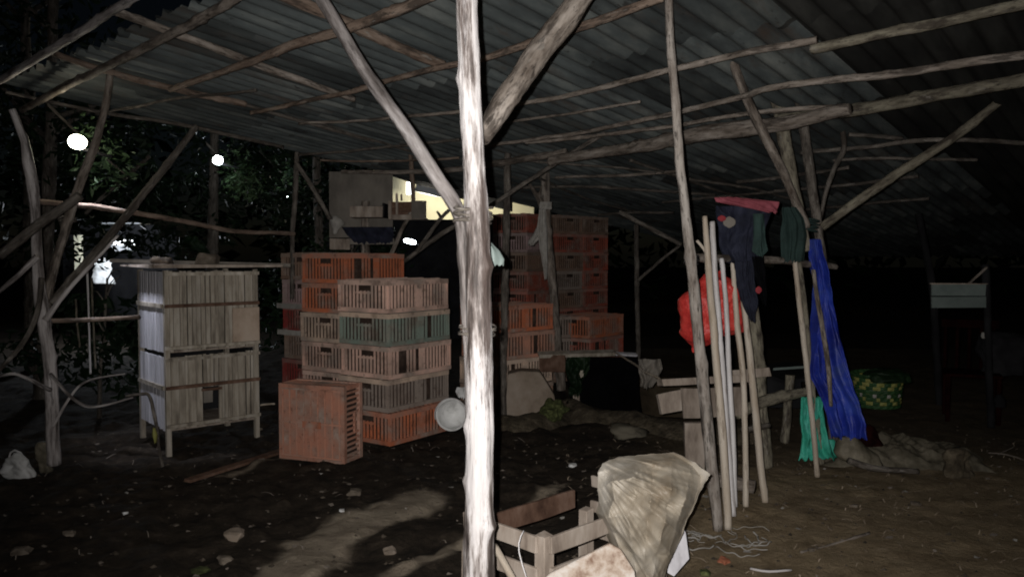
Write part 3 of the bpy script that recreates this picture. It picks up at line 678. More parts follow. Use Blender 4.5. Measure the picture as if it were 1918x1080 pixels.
# pale strips along crate edges of the leftmost stack
for y, dz, mm, lb in ((7.58, 2, 'rag', 'pale strip under a red crate of the leftmost stack'), (7.58, 3, 'rag', 'pinkish pale strip on the red crate of the leftmost stack')):
    z = -.04 + (CH + .001) * (dz + 1) - .004
    c = Vector((-1.9, 7.62, z))
    d = Vector((-math.sin(a0), math.cos(a0), 0))
    beam_board('pale_strip', c + d * -.02 + Vector((-.012, -.012, 0)), c + d * .54 + Vector((-.012, -.012, 0)), .05, .012, mm, label=lb, cat='cloth', normal=Vector((-.55, -.83, .1)))

# ------------------------------------------------------------------ slatted cage cabinet
th = R(42); cx0 = P(316, 855, 5.95); cx0.z = 0
cage = empty('slatted_cage', cx0, th, 'tall two storey slatted wooden hen cage on legs', 'cage')
CWd, CDp = .70, .60
def cb(name, x0, x1, y0, y1, z0, z1, m, jit=.002, kind=None, label=None):
    V, Fc = box_geo([], [], Vector(((x0 + x1) / 2, (y0 + y1) / 2, (z0 + z1) / 2)), x1 - x0, y1 - y0, z1 - z0, jit=jit)
    o = link(name, mesh(name, V, Fc, M[m]), None, cage)
    if label: o['label'] = label
    return o
ZT = 1.415
for x, y, z0 in ((.0, .0, -.02), (CWd, .0, .02), (.0, CDp, 0.02), (CWd, CDp, 0.02)):
    cb('leg', x - .018, x + .018, y - .018, y + .018, z0, ZT - .02, 'slat')
levels = [(.19, .735), (.785, 1.385)]
rr = random.Random(5)
for li, (z0, z1) in enumerate(levels):
    zc = (z0 + z1) / 2 + .04
    x = .02; k = 0
    while x < CWd - .02:
        w = rr.choice([.018, .024, .03, .045, .06]); 
        if x + w > CWd - .015: w = CWd - .015 - x
        skip = (li == 0 and .25 < x < .36)
        a = z0 + rr.uniform(-.012, .006); b_ = z1 + rr.uniform(-.006, .006)
        if skip: a = zc - .02
        if w > .006: cb('front_slat', x, x + w, -.016 - rr.uniform(0, .004), -.004, a, b_, 'slat')
        x += w + rr.choice([.002, .003, .005, .009]); k += 1
    y = .02
    while y < CDp - .02:
        w = rr.choice([.03, .04, .05, .06]); w = min(w, CDp - .02 - y)
        if w > .01: cb('side_slat', -.018, -.006 - rr.uniform(0, .003), y, y + w, z0 - rr.uniform(0, .02), z1, 'slatw')  # side slats take the paler tone: lamp light put into the colour
        y += w + rr.choice([.003, .005, .008])
    for zz in (z0 + .02, zc, z1 - .02):
        cb('rail', -.02, CWd + .02, -.040, -.020, zz - .012, zz + .012, 'plankred' if zz == zc else 'slat')
    cb('rail', -.034, -.020, 0, CDp, zc - .016, zc + .016, 'slat')
    cb('floor_board', .0, CWd, .0, CDp, z0 - .02, z0 - .004, 'plank')
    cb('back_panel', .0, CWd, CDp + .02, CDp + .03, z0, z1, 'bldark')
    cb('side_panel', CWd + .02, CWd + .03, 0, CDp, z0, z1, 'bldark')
cb('door_board', CWd - .21, CWd + .01, -.056, -.044, .82, 1.09, 'tanboard', label='pale plywood door board'); 
cb('hatch_frame', .24, .40, -.052, -.042, .455, .475, 'plankred')
cb('hatch_board', .26, .33, -.03, -.02, .36, .455, 'ply')
cb('roof_board', -.12, CWd + .2, -.1, CDp + .12, ZT, ZT + .022, 'plank', jit=.006)
p = cage.matrix_basis @ Vector((.42, .25, ZT + .07))
rock('resting_stone', p - Vector((0, 0, .015)), .08, 'stone', 'rounded grey stone lying on top of the slatted cage', 'stone', flat=.75)
p = cage.matrix_basis @ Vector((.12, .42, ZT + .055))
rock('leafy_lump', p - Vector((0, 0, .02)), .08, 'mudstone', 'dark lumpy bundle on the left of the cage top', 'bundle', flat=.6)
beam_board('side_plank', P(205, 488, 6.5), P(545, 497, 6.7), .03, .02, 'ply', label='long thin board lying across the cage top', cat='board')
# bent stick and yellow leaf at the cage corner
pole('bent_stick', pp([(235, 742), (262, 738), (280, 742), (292, 790), (298, 835), (306, 880)], 5.6), [.008, .012, .012, .01], 'barkd', 'thin dark bent stick standing before the cage corner', 'stick')
drape('yellow_leaf', [(800, 287, 291), (812, 286, 295), (828, 290, 294)], 5.55, 'yellow_band', .002, 1, 'small yellow leaf on the bent stick by the cage', 'leaf', nu=6, nv=8, thick=.001)

# ------------------------------------------------------------------ plywood panel with shelf and little box
pb = empty('pigeon_loft', P(683, 470, 8.2), 0, 'grey plywood loft panel with small shelf, raised on a pole', 'loft')
base = pb.location.copy()
def pbx(name, x0, y0, x1, y1, Y, t, m, par=pb, jit=.004, lab=None, b=base):
    a = P(x0, y1, Y) - b; c = P(x1, y0, Y) - b
    V, Fc = box_geo([], [], (a + c) / 2 + Vector((0, t / 2, 0)), abs(c.x - a.x), t, abs(c.z - a.z), jit=jit)
    o = link(name, mesh(name, V, Fc, M[m]), None, par)
    md = o.modifiers.new('bevel', 'BEVEL'); md.width = .003
    if lab: o['label'] = lab
    return o
pbx('panel', 617, 322, 735, 445, 8.3, .02, 'ply'); pbx('lower_board', 617, 447, 655, 467, 8.25, .03, 'plank'); pbx('lower_board', 655, 446, 738, 458, 8.2, .025, 'ply')
pbx('shelf_front', 655, 386, 717, 407, 8.0, .02, 'plank'); pbx('shelf_floor', 655, 404, 717, 407, 8.02, .25, 'plank')
pbx('shelf_side', 716, 380, 720, 407, 8.02, .25, 'bldark')
pole('pole', [Vector((0, .08, .52)), Vector((.0, .05, .1)), Vector((.02, 0, -1.3))], [.045, .045], 'bark', parent=pb)
bb = empty('small_box', P(765, 410, 8.0), 0, 'small open wooden box with little posts in front of the lit wall', 'box')
q = bb.location.copy()
pbx('front_rail', 728, 402, 772, 411, 7.9, .02, 'plank', bb, b=q); pbx('front_rail', 728, 389, 772, 397, 7.9, .02, 'plankred', bb, b=q)
pbx('solid_side', 771, 376, 798, 410, 7.88, .025, 'ply', bb, b=q); pbx('post', 741, 362, 745, 402, 7.88, .02, 'plank', bb, b=q)
pbx('post', 750, 364, 753, 376, 7.93, .02, 'plank', bb, b=q); pbx('post', 728, 376, 733, 410, 7.88, .02, 'plank', bb, b=q); pbx('box_floor', 728, 408, 798, 411, 7.95, .3, 'plank', bb, b=q)
pbx('back_board', 730, 378, 798, 408, 8.25, .012, 'plankred', bb, b=q)
blob('pale_bundle', [(404, 622, 632), (410, 617, 640), (420, 620, 646), (430, 622, 634), (438, 624, 630)], 8.15, 'rag', .8, .012, 8, 'cream coloured rag bundle hooked at the left of the plywood panel', 'rag', seg=24, steps=16)
drape('dark_cloth', [(425, 640, 735), (440, 650, 738), (455, 665, 735)], 8.15, 'navy', .03, 3, 'dark cloth heaped under the plywood shelf', 'cloth')

# ------------------------------------------------------------------ rags on the forked post, plastic scrap beside the bright post
drape('white_rag', [(392, 1010, 1022), (430, 1006, 1026), (470, 1012, 1026), (500, 1018, 1026), (522, 1020, 1024)], 8.2, 'rag', .02, 3, 'long white rag strips hanging from the forked post', 'rag', nu=20)
drape('white_rag', [(425, 1006, 1018), (440, 998, 1014), (452, 990, 1006), (460, 990, 999)], 8.25, 'rag', .02, 2, 'short white rag sticking out left from the forked post', 'rag', nu=16, nv=20)
drape('post_rag', [(378, 1012, 1034), (392, 1010, 1034)], 8.25, 'rag', .006, 2, 'pale band wrapped round the forked post', 'rag', nu=16, nv=10)
drape('clear_plastic', [(450, 908, 916), (470, 906, 936), (485, 905, 944), (497, 905, 943)], 2.55, 'tin', .008, 1, 'torn scrap of shiny clear plastic stuck behind the bright post', 'plastic scrap', nu=20, nv=20, crumple=.008)

# bucket tipped on its side
bk = empty('paint_bucket', P(846, 776, 6.05), 0, 'white plastic bucket hung on its side, mouth facing us', 'bucket')
def lathe(prof, seg=40):
    V, Fc = [], []
    for r_, z_ in prof:
        for s in range(seg): V.append(Vector((r_ * math.cos(2 * math.pi * s / seg), r_ * math.sin(2 * math.pi * s / seg), z_)))
    for i in range(len(prof) - 1):
        for s in range(seg):
            p = i * seg + s; q = i * seg + (s + 1) % seg; Fc.append((p, q, q + seg, p + seg))
    return V, Fc
V, Fc = lathe([(.001, -.20), (.10, -.20), (.118, .0), (.125, .004), (.125, .016), (.115, .018), (.11, .0), (.094, -.19), (.001, -.19)])
o = link('bucket_body', mesh('bucket_body', V, Fc, M['white_plastic'], True), None, bk)
hp = [Vector((.13 * math.cos(a), .13 * math.sin(a), .02 + .0 * a)) for a in [math.pi * i / 12 + .5 for i in range(13)]]
pole('handle', hp, [.003], 'white_stick', parent=bk, knots=False, seg=6, step=.02)
bk.rotation_euler = (R(84), R(10), R(-12)); bk.location.y -= .0
drape('white_bag', [(724, 856, 872), (733, 853, 876), (744, 858, 874)], 5.98, 'white_plastic', .02, 2, 'small crumpled white bag above the bucket', 'bag', nu=16, nv=16)

# ------------------------------------------------------------------ the low bank, stone block and table by the hollow
V, Fc = [], []; n_ = 50
cen = catmull([G(905, 800), G(1000, 792), G(1060, 768), G(1110, 782), G(1190, 792), G(1300, 812), G(1420, 815)], n_)
for i, c in enumerate(cen):
    t_ = (cen[min(i + 1, n_)] - cen[max(i - 1, 0)]).normalized(); s_ = Vector((-t_.y, t_.x, 0))
    for j in range(13):
        u = (j / 12 - .5) * 2
        hgt = (.13 + .04 * nz(i * .2, 1, 1)) * (1 - u * u) ** 1.0
        q = c + s_ * (u * .22); q.z = gheight(q.x, q.y) * 0 + hgt + .035 * nz(q.x * 7, q.y * 7, 1) + .015 * nz(q.x * 22, q.y * 22, 1) - .04
        V.append(q)
for i in range(n_):
    for j in range(12):
        p = i * 13 + j; Fc.append((p, p + 1, p + 14, p + 13))
o = link('earth_bank', mesh('earth_bank', V, Fc, M['soil'], True), None); o['kind'] = 'structure'
# concrete block: irregular pentagon slab standing on the bank
def slab(name, pix, Y, t, m, label, cat, tilt=.0, tiltx=0.0):
    V = []; nfront = len(pix); org = P(*pix[0], Y)
    for k in (0, 1):
        for (x, y) in pix:
            p = P(x, y, Y); p = p + Vector((0, (p.z - org.z) * tilt + (p.x - org.x) * tiltx + k * t, 0)); V.append(p - org)
    Fc = [tuple(range(nfront)), tuple(range(2 * nfront - 1, nfront - 1, -1))]
    for i in range(nfront):
        j = (i + 1) % nfront; Fc.append((j, i, i + nfront, j + nfront))
    o = link(name, mesh(name, V, Fc, M[m]), None); o.location = org
    md = o.modifiers.new('bevel', 'BEVEL'); md.width = min(.012, t * .3); md.segments = 3; md.limit_method = 'ANGLE'
    tag(o, label, cat); return o
slab('concrete_block', [(950, 790), (948, 745), (951, 702), (975, 697), (1012, 700), (1024, 718), (1040, 745), (1046, 785)], 7.2, .22, 'concrete', 'broken tan concrete block behind the bright post', 'block', tilt=.12, tiltx=.25)
rock('moss_clump', P(1040, 768, 7.05), .09, 'moss', 'bright green moss clump at the foot of the concrete block', 'moss', flat=.8, ang=.9, lim=1, sub=4)
rock('moss_clump', P(1175, 806, 6.45), .12, 'barkg', 'brownish moss clump on the low bank', 'moss', flat=.35, ang=.7, lim=1)
# table board with moss hanging
tb = empty('work_table', P(1100, 690, 8.0), 0, 'low plank table with pale edge and black sheet hanging in front', 'table')
q = tb.location.copy()
def tboard(name, a, b, w, t, m, nrm=None): return beam_board(name, a - q, b - q, w, t, m, parent=tb, normal=nrm)
tboard('tabletop_board', P(1008, 664, 7.6), P(1150, 660, 7.8), .09, .035, 'slat', Vector((0, -.3, 1)))
tboard('tabletop_board', P(1100, 659, 7.9), P(1192, 664, 8.0), .06, .02, 'slatw', Vector((0, -.3, 1)))
tboard('front_board', P(1009, 680, 7.6), P(1060, 680, 7.6), .17, .02, 'plankred', Vector((0, -1, 0)))
tboard('leg', P(1075, 668, 7.75), P(1080, 760, 7.75), .06, .04, 'plank')
ft = drape('front_sheet', [(668, 1062, 1194), (700, 1060, 1196), (760, 1070, 1200), (785, 1072, 1204)], 7.85, 'black', .03, 2)
ft.parent = tb; ft.location = ft.location - tb.location
drape('hanging_moss', [(668, 1060, 1108), (690, 1058, 1104), (715, 1064, 1092), (740, 1066, 1084)], 7.65, 'leaf', .05, 3, 'dark green moss hanging under the table board', 'moss', crumple=.05)
slab('small_tag', [(1088, 708), (1085, 700), (1088, 693), (1094, 694), (1093, 704)], 7.6, .01, 'cream_plastic', 'tiny pale scrap caught in the hanging moss', 'scrap')
pole('thin_rod', pp([(1150, 658), (1180, 676), (1205, 692), (1245, 716)], 7.6, 5.2), [.009, .009], 'bamboo', 'thin pale rod slanting from the table to the bench boards', 'rod')
rt = empty('rag_bundle', P(1215, 695, 7.0), 0, 'grey tattered cloth hanging beyond the bench boards', 'cloth')
q = rt.location.copy()
o = drape('cloth_body', [(672, 1197, 1238), (690, 1198, 1240), (710, 1198, 1232), (724, 1200, 1222)], 7.0, 'ply', .04, 3, nu=30, nv=30, crumple=.04)
o.parent = rt; o.location = o.location - q

# ------------------------------------------------------------------ plank bench / rail
bn = empty('plank_bench', P(1300, 860, 5.0), 0, 'broken bench of short weathered boards beside the leaning sticks', 'bench')
q = bn.location.copy(); q0 = q
def bboard(name, a, b, w, t, m, nrm=Vector((0, -1, .15)), lab=None):
    o = beam_board(name, a - q0, b - q0, w, t, m, parent=bn, normal=nrm, jit=.004)
    if lab: o['label'] = lab
bboard('top_board', P(1236, 716, 5.0), P(1405, 708, 5.1), .045, .10, 'plank')
bboard('end_block', P(1233, 757, 4.98), P(1283, 747, 5.0), .13, .04, 'plank', lab='pale notched end block')
bboard('wide_board', P(1279, 754, 4.92), P(1390, 752, 5.0), .185, .03, 'plank')
bboard('leg', P(1300, 792, 4.95), P(1301, 888, 4.95), .125, .035, 'plank')
bboard('rear_board', P(1340, 704, 5.3), P(1440, 696, 5.35), .06, .03, 'plank')
pole('branch_rail', [p - q0 for p in pp([(1380, 775), (1425, 754), (1470, 742), (1520, 732)], 5.1, 5.5)], [.035, .04, .03], 'barkg', parent=bn)
pole('cross_rail_low', [p - q0 for p in pp([(1390, 806), (1440, 796)], 5.3, 5.4)], [.02, .02], 'barkd', parent=bn)
pole('stake', pp([(1480, 702), (1476, 760), (1470, 828)], 5.8), [.034, .032], 'barkg', 'short mossy stake behind the bench branch rail', 'stake')
pole('short_log', pp([(1322, 900), (1370, 902), (1414, 912)], 4.9, 4.75), [.045, .042], 'bark', 'short log lying behind the feet of the leaning sticks', 'log')
tt = empty('dark_table', P(1460, 690, 6.6), 0, 'dark low table with a pale edge behind the stakes', 'table')
q = tt.location.copy()
beam_board('table_top', P(1425, 700, 6.6) - q, P(1530, 692, 6.9) - q, .5, .03, 'bldark', parent=tt, normal=Vector((0, -.15, 1)))
beam_board('pale_edge', P(1450, 691, 6.35) - q, P(1508, 687, 6.4) - q, .02, .02, 'tin', parent=tt)
beam_board('front_panel', P(1430, 735, 6.55) - q, P(1500, 735, 6.6) - q, .25, .02, 'bldark', parent=tt)

# ------------------------------------------------------------------ hung clothes, red bag, tarp, teal sack
jk = empty('hung_jacket', P(1390, 375, 4.75), 0, 'dark navy jacket with red patches hung over the rail', 'jacket')
q = jk.location.copy()
def hang(name, rows, Y, m, par, amp=.03, nf=3, **k):
    o = drape(name, rows, Y, m, amp, nf, **k); o.parent = par; o.location = o.location - par.location; return o
hang('jacket_body', [(386, 1338, 1450), (430, 1345, 1432), (470, 1350, 1420), (492, 1358, 1418)], 4.8, 'navy', jk, .03, 2, pleat=.04, crumple=.02)
hang('sleeve', [(400, 1412, 1430), (440, 1412, 1432), (470, 1408, 1437), (478, 1420, 1430)], 4.72, 'dkgreen', jk, .02, 2)
hang('lower_panel', [(488, 1374, 1414), (520, 1376, 1412), (560, 1384, 1418), (600, 1404, 1410)], 4.78, 'navy', jk, .03, 2, pleat=.03)
hang('strap', [(480, 1408, 1430), (520, 1414, 1434), (555, 1424, 1436), (570, 1430, 1434)], 4.76, 'black', jk, .02, 2)
hang('collar', [(370, 1337, 1380), (378, 1340, 1460), (388, 1390, 1458), (396, 1440, 1456)], 4.7, 'pink', jk, .02, 3)
def disc(name, px, py, w, h, Y, m, par):
    o = blob(name, [(py - h, px - 1, px + 1), (py - h * .5, px - w * .9, px + w * .9), (py, px - w, px + w), (py + h * .5, px - w * .9, px + w * .9), (py + h, px - 1, px + 1)], Y, m, .15, .001, 6, parent=None, seg=20, steps=10)
    o.parent = par; o.location = o.location - par.location
disc('red_patch', 1352, 409, 8, 6, 4.70, 'red_patch', jk); disc('red_patch', 1421, 543, 6, 7, 4.68, 'red_patch', jk); disc('grey_patch', 1366, 416, 12, 11, 4.72, 'ply', jk)
drape('hung_cloth', [(388, 1464, 1492), (410, 1466, 1504), (440, 1464, 1510), (490, 1464, 1506)], 5.2, 'dkgreen', .035, 3, 'dark green cloth hung over the rail beside the blue tarp', 'cloth')
blob('red_bag', [(503, 1350, 1352), (506, 1345, 1355), (516, 1322, 1364), (526, 1308, 1372), (545, 1292, 1380), (560, 1278, 1386), (580, 1271, 1391), (600, 1272, 1392), (618, 1274, 1384), (628, 1276, 1366), (640, 1284, 1340), (650, 1290, 1316), (658, 1294, 1303), (662, 1297, 1300)],
     4.95, 'red_bag', .65, .05, 7, 'bulging red plastic bag hanging behind the leaning sticks', 'bag', seg=120, steps=100, film=.8)
drape('blue_tarp', [(448, 1512, 1532), (480, 1512, 1540), (520, 1522, 1548), (560, 1522, 1558), (600, 1518, 1568), (650, 1508, 1580), (700, 1512, 1592), (750, 1536, 1606), (790, 1545, 1616), (816, 1552, 1614)], 5.5, 'blue_tarp', .12, 1.3,
      'shiny blue tarpaulin hanging down in folds from the dark pole', 'tarpaulin', nu=130, nv=130, crumple=.012, tilt=-.12, pleat=.075)
drape('teal_sack', [(742, 1500, 1542), (790, 1499, 1544), (820, 1503, 1550), (845, 1498, 1558), (858, 1494, 1566)], 5.42, 'teal', .05, 4, 'teal green mesh sack hanging below the blue tarp', 'sack', crumple=.012, pleat=.035)
blob('green_scrap', [(822, 1553, 1562), (838, 1552, 1572), (856, 1550, 1568)], 5.5, 'teal', .5, .01, 9, 'small green end of sacking on the pale feed sack', 'scrap', seg=20, steps=12)
blob('feed_sack', [(818, 1575, 1600), (830, 1566, 1618), (845, 1562, 1636), (858, 1570, 1648), (868, 1590, 1655)], 5.35, 'dullbag', .7, .025, 7, 'pale lumpy feed sack on the ground below the tarp', 'sack', zmin=-.03, film=.9)
blob('red_cloth', [(795, 1618, 1630), (806, 1605, 1642), (820, 1602, 1650), (832, 1606, 1656)], 5.6, 'ironred', .7, .02, 8, 'dull reddish cloth heap right of the blue tarp', 'cloth')
c_ = G(1712, 872); V, Fc = [], []; nu_, nv_ = 120, 60
for i in range(nv_ + 1):
    for j in range(nu_ + 1):
        a_, b_ = j / nu_ * 2 - 1, i / nv_ * 2 - 1
        x = c_.x + a_ * (.60 + .10 * nz(b_ * 2, 4, 4)) + .05 * b_; y = c_.y + .28 + b_ * (.30 + .09 * nz(a_ * 3, 7, 7)) - .10 * a_
        e_ = max(0, 1 - max(abs(a_), abs(b_)) ** 4)
        h_ = .05 + .11 * max(0, nz(a_ * 1.5 + 3, b_ * 1.2, 5) + .45) + .035 * (1 - 2.2 * abs(nz(a_ * 4 + b_, b_ * 2.5, 9))) + .014 * (1 - 2.2 * abs(nz(a_ * 9, b_ * 8 + a_, 3)))
        V.append(Vector((x, y, gheight(x, y) - .012 + h_ * e_)))
for i in range(nv_):
    for j in range(nu_):
        p = i * (nu_ + 1) + j; Fc.append((p, p + 1, p + nu_ + 2, p + nu_ + 1))
org = Vector((c_.x, c_.y + .28, 0)); o = link('tarp_heap', mesh('tarp_heap', [v - org for v in V], Fc, M['dullbag'], True), None); o.location = org
md = o.modifiers.new('thickness', 'SOLIDIFY'); md.thickness = .004
tag(o, 'long low heap of muddy sacking on the ground at right', 'sacking')
blob('tarp_heap', [(838, 1775, 1800), (850, 1768, 1815), (870, 1766, 1824), (890, 1770, 1820)], 5.35, 'soil', .6, .03, 6, 'dark earthy heap at the right end of the sacking', 'heap', zmin=-.03)
pole('ground_stick', pp([(1590, 862), (1640, 876), (1720, 882)], 5.1, 5.2), [.022, .018], 'barkd', 'thin pole lying along the foot of the muddy sacking', 'stick')

# ------------------------------------------------------------------ foreground wooden crate, plastic draped sack, boards
wc = empty('slatted_box', (.116, 2.80, 0), 0, 'open wooden slatted box in the foreground, brown and worn', 'box')
q = Vector((.116, 2.80, 0)); ax = Vector((.72, .69, 0)); ay = Vector((-.70, .71, 0))
Lw, Ww, Hw = .70, .40, .50
def wb(name, a, b, w, t, m, nrm): beam_board(name, a, b, w, t, m, parent=wc, normal=nrm, jit=.003, bevel=.003)
for cx_, cy_ in ((0, 0), (Lw, 0), (0, Ww), (Lw, Ww)):
    b_ = ax * cx_ + ay * cy_
    wb('corner_post', b_ + Vector((0, 0, .0)), b_ + Vector((0, 0, Hw - .004 - (.15 if cy_ else 0))), .055, .05, 'plank', -ay if cy_ == 0 else ay)
for z, m in ((Hw - .03, 'plank'), (Hw - .145, 'plank'), (Hw - .26, 'plank'), (Hw - .375, 'plank')):
    zv = Vector((0, 0, z))
    wb('side_slat', ay * -.034 + zv, ay * -.034 + ax * Lw + zv, .066, .016, m, -ay)
    wb('side_slat', ax * -.034 + zv + ay * .0, ax * -.034 + ay * Ww + zv, .062, .016, m, -ax)
    wb('side_slat', ax * (Lw + .034) + zv, ax * (Lw + .034) + ay * Ww + zv, .05, .016, m, ax)
    zv = Vector((0, 0, z - .075))
    if z < .38 and z > .2: continue
    wb('side_slat', ay * (Ww + .034) + zv + ax * .03, ay * (Ww + .034) + ax * (Lw - .05) + zv, .085 if z > .4 else .05, .018, 'plankred', -ay)
wb('floor_board', ax * .03 + ay * .2 + Vector((0, 0, .06)), ax * (Lw - .03) + ay * .2 + Vector((0, 0, .06)), .34, .015, 'plankred', Vector((0, 0, 1)))
FR = [
 [(1128, 866, .02), (1158, 854, .05), (1190, 852, .07), (1225, 849, .08), (1262, 846, .10), (1300, 866, .10), (1330, 888, .12)],
 [(1121, 884, -.02), (1150, 872, -.01), (1188, 866, .00), (1222, 862, .02), (1258, 862, .02), (1292, 878, .03), (1324, 898, .08)],
 [(1120, 918, -.03), (1146, 900, -.09), (1182, 892, -.12), (1222, 902, -.07), (1256, 912, -.12), (1288, 912, -.05), (1312, 918, .05)],
 [(1121, 945, -.01), (1150, 932, -.11), (1190, 926, -.07), (1218, 938, -.15), (1250, 944, -.09), (1278, 948, -.10), (1300, 946, .04)],
 [(1115, 960, .00), (1138, 966, -.10), (1176, 966, -.14), (1212, 972, -.10), (1244, 976, -.15), (1268, 978, -.08), (1288, 972, .03)],
 [(1130, 984, .02), (1150, 994, -.06), (1180, 1002, -.13), (1210, 1004, -.09), (1236, 1008, -.13), (1262, 1006, -.06), (1280, 996, .03)],
 [(1140, 1014, .02), (1160, 1024, -.07), (1184, 1034, -.08), (1206, 1036, -.12), (1228, 1038, -.08), (1252, 1034, -.04), (1268, 1022, .02)],
 [(1158, 1048, .02), (1174, 1062, -.05), (1192, 1070, -.09), (1208, 1074, -.06), (1222, 1074, -.09), (1240, 1066, -.03), (1252, 1056, .02)],
 [(1172, 1100, .02), (1188, 1110, -.03), (1196, 1120, -.05), (1206, 1124, -.04), (1216, 1124, -.05), (1232, 1112, -.02), (1240, 1100, .02)],
 [(1188, 1190, .02), (1192, 1190, -.02), (1198, 1190, -.04), (1206, 1190, -.04), (1212, 1190, -.03), (1220, 1190, -.02), (1224, 1190, .02)]]
def facet_sheet(name, rows, Y, m, label, cat, nu=120, nv=150, back=.16):
    V, Fc = [], []; nr, nc = len(rows) - 1, len(rows[0]) - 1; sd = 12.3
    def samp(u, v):
        a = min(v * nr, nr - 1e-6); b_ = min(u * nc, nc - 1e-6); i, j = int(a), int(b_); fa, fb = a - i, b_ - j
        fa = fa * .6 + .4 * (fa * fa * (3 - 2 * fa)); fb = fb * .6 + .4 * (fb * fb * (3 - 2 * fb))
        q = [rows[i][j], rows[i][j + 1], rows[i + 1][j], rows[i + 1][j + 1]]
        return [(q[0][k] * (1 - fb) + q[1][k] * fb) * (1 - fa) + (q[2][k] * (1 - fb) + q[3][k] * fb) * fa for k in range(3)]
    for side in (0, 1):
        for i in range(nv + 1):
            for j in range(nu + 1):
                u, v = j / nu, i / nv
                du = .03 * nz(u * 3, v * 3, sd); dv = .03 * nz(u * 3, v * 3, sd + 9)
                edge = min(u, 1 - u, v, 1 - v); w = min(1, edge * 12)
                x, y, d = samp(min(1, max(0, u + du * w)), min(1, max(0, v + dv * w)))
                x += 2.5 * nz(v * 14, sd, side * 0 + u) * (1 - w) + 0; y += 3 * nz(u * 12, sd, 4) * (1 if v < .02 else 0)
                if side:
                    p = P(x, y, Y + .02 + back * math.sin(math.pi * u) ** .6 * math.sin(math.pi * min(1, v * .9 + .05)) ** .5)
                else:
                    p = P(x, y, Y + d * 1.15)
                    # long pulled folds fanning from the upper left corner
                    ang = math.atan2(y - 840, x - 1085); rad_ = math.hypot(x - 1085, y - 840)
                    f1 = 1 - abs(noise.noise(Vector((ang * 7.5 + .5 * nz(rad_ * .012, 2, 2), rad_ * .004, sd)))) * 2.4
                    f2 = 1 - abs(noise.noise(Vector((ang * 17, rad_ * .009, sd + 5)))) * 2.4
                    ridge = .015 * max(0, f1) ** 2 + .009 * max(0, f2) ** 2 + .010 * crease(p * 1.3, sd)
                    p.y -= ridge * w
                V.append(p)
    n1 = (nu + 1) * (nv + 1)
    for side in (0, 1):
        for i in range(nv):
            for j in range(nu):
                p = side * n1 + i * (nu + 1) + j; f = (p, p + nu + 1, p + nu + 2, p + 1); Fc.append(f if not side else f[::-1])
    for i in range(nv):
        for j in (0, nu):
            p = i * (nu + 1) + j; f = (p, p + n1, p + n1 + nu + 1, p + nu + 1); Fc.append(f if j == 0 else f[::-1])
    for j in range(nu):
        for i in (0, nv):
            p = i * (nu + 1) + j; f = (p, p + 1, p + n1 + 1, p + n1); Fc.append(f if i == 0 else f[::-1])
    org = Vector((P(1205, 1000, Y).x, Y, 0)); V = [v - org for v in V]
    o = link(name, mesh(name, V, Fc, M[m], True), None); o.location = org
    tag(o, label, cat); return o
facet_sheet('plastic_sheet', FR, 3.0, 'cream_plastic', 'cloudy beige plastic sheet slumped over a sack beside the slatted box', 'plastic sheet')
slab('white_board', [(1010, 1092), (1030, 1076), (1085, 1052), (1145, 1026), (1166, 1036), (1190, 1072), (1200, 1180), (1000, 1180)], 2.62, .015, 'white_board', 'stained white board leaning at the bottom edge before the slatted box', 'board', tilt=.35)
slab('zinc_scrap', [(1250, 1072), (1262, 1030), (1284, 996), (1292, 1008), (1294, 1050), (1262, 1078)], 3.25, .01, 'slatw', 'pale bluish scrap sheet beside the beige plastic', 'scrap', tilt=.5)
pole('leaning_lath', pp([(926, 1020), (948, 1056), (975, 1100)], 2.65, 2.5), [.012, .012], 'bamboo', 'thin lath leaning at the left of the slatted box', 'lath')
pole('hanging_string', pp([(978, 992), (970, 1012), (971, 1040), (984, 1085)], 2.68, 2.6), [.0022, .002], 'white_stick', 'thin pale string dangling on the slatted box', 'string', knots=False, seg=6)

# ------------------------------------------------------------------ right side dark corner
tr = empty('tin_sign_panel', P(1795, 555, 6.8), 0, 'dull grey green tin panel mounted in the dark at far right', 'panel')
q = tr.location.copy()
def trb(name, x0, y0, x1, y1, Y, t, m):
    a = P(x0, y1, Y) - q; c = P(x1, y0, Y) - q
    V, Fc = box_geo([], [], (a + c) / 2, abs(c.x - a.x), t, abs(c.z - a.z), jit=.003); return link(name, mesh(name, V, Fc, M[m]), None, tr)
trb('upper_sheet', 1745, 532, 1846, 554, 6.8, .02, 'tin'); trb('lower_sheet', 1745, 555.5, 1846, 576, 6.79, .02, 'tin'); trb('frame_edge', 1743, 530, 1847, 532, 6.8, .04, 'plank')
pole('dark_post', pp([(1846, 495), (1850, 600), (1856, 800)], 6.95), [.03, .03], 'bldark', 'dark post behind the tin panel at far right', 'post')
pole('dark_twig', pp([(1848, 500), (1832, 515), (1812, 532)], 6.9), [.012, .01], 'bark', 'short twig above the tin panel', 'twig')
pole('dark_post', pp([(1722, 400), (1735, 480), (1748, 560), (1760, 780)], 8.0), [.035, .035], 'bldark', 'dim post left of the tin panel at far right', 'post')
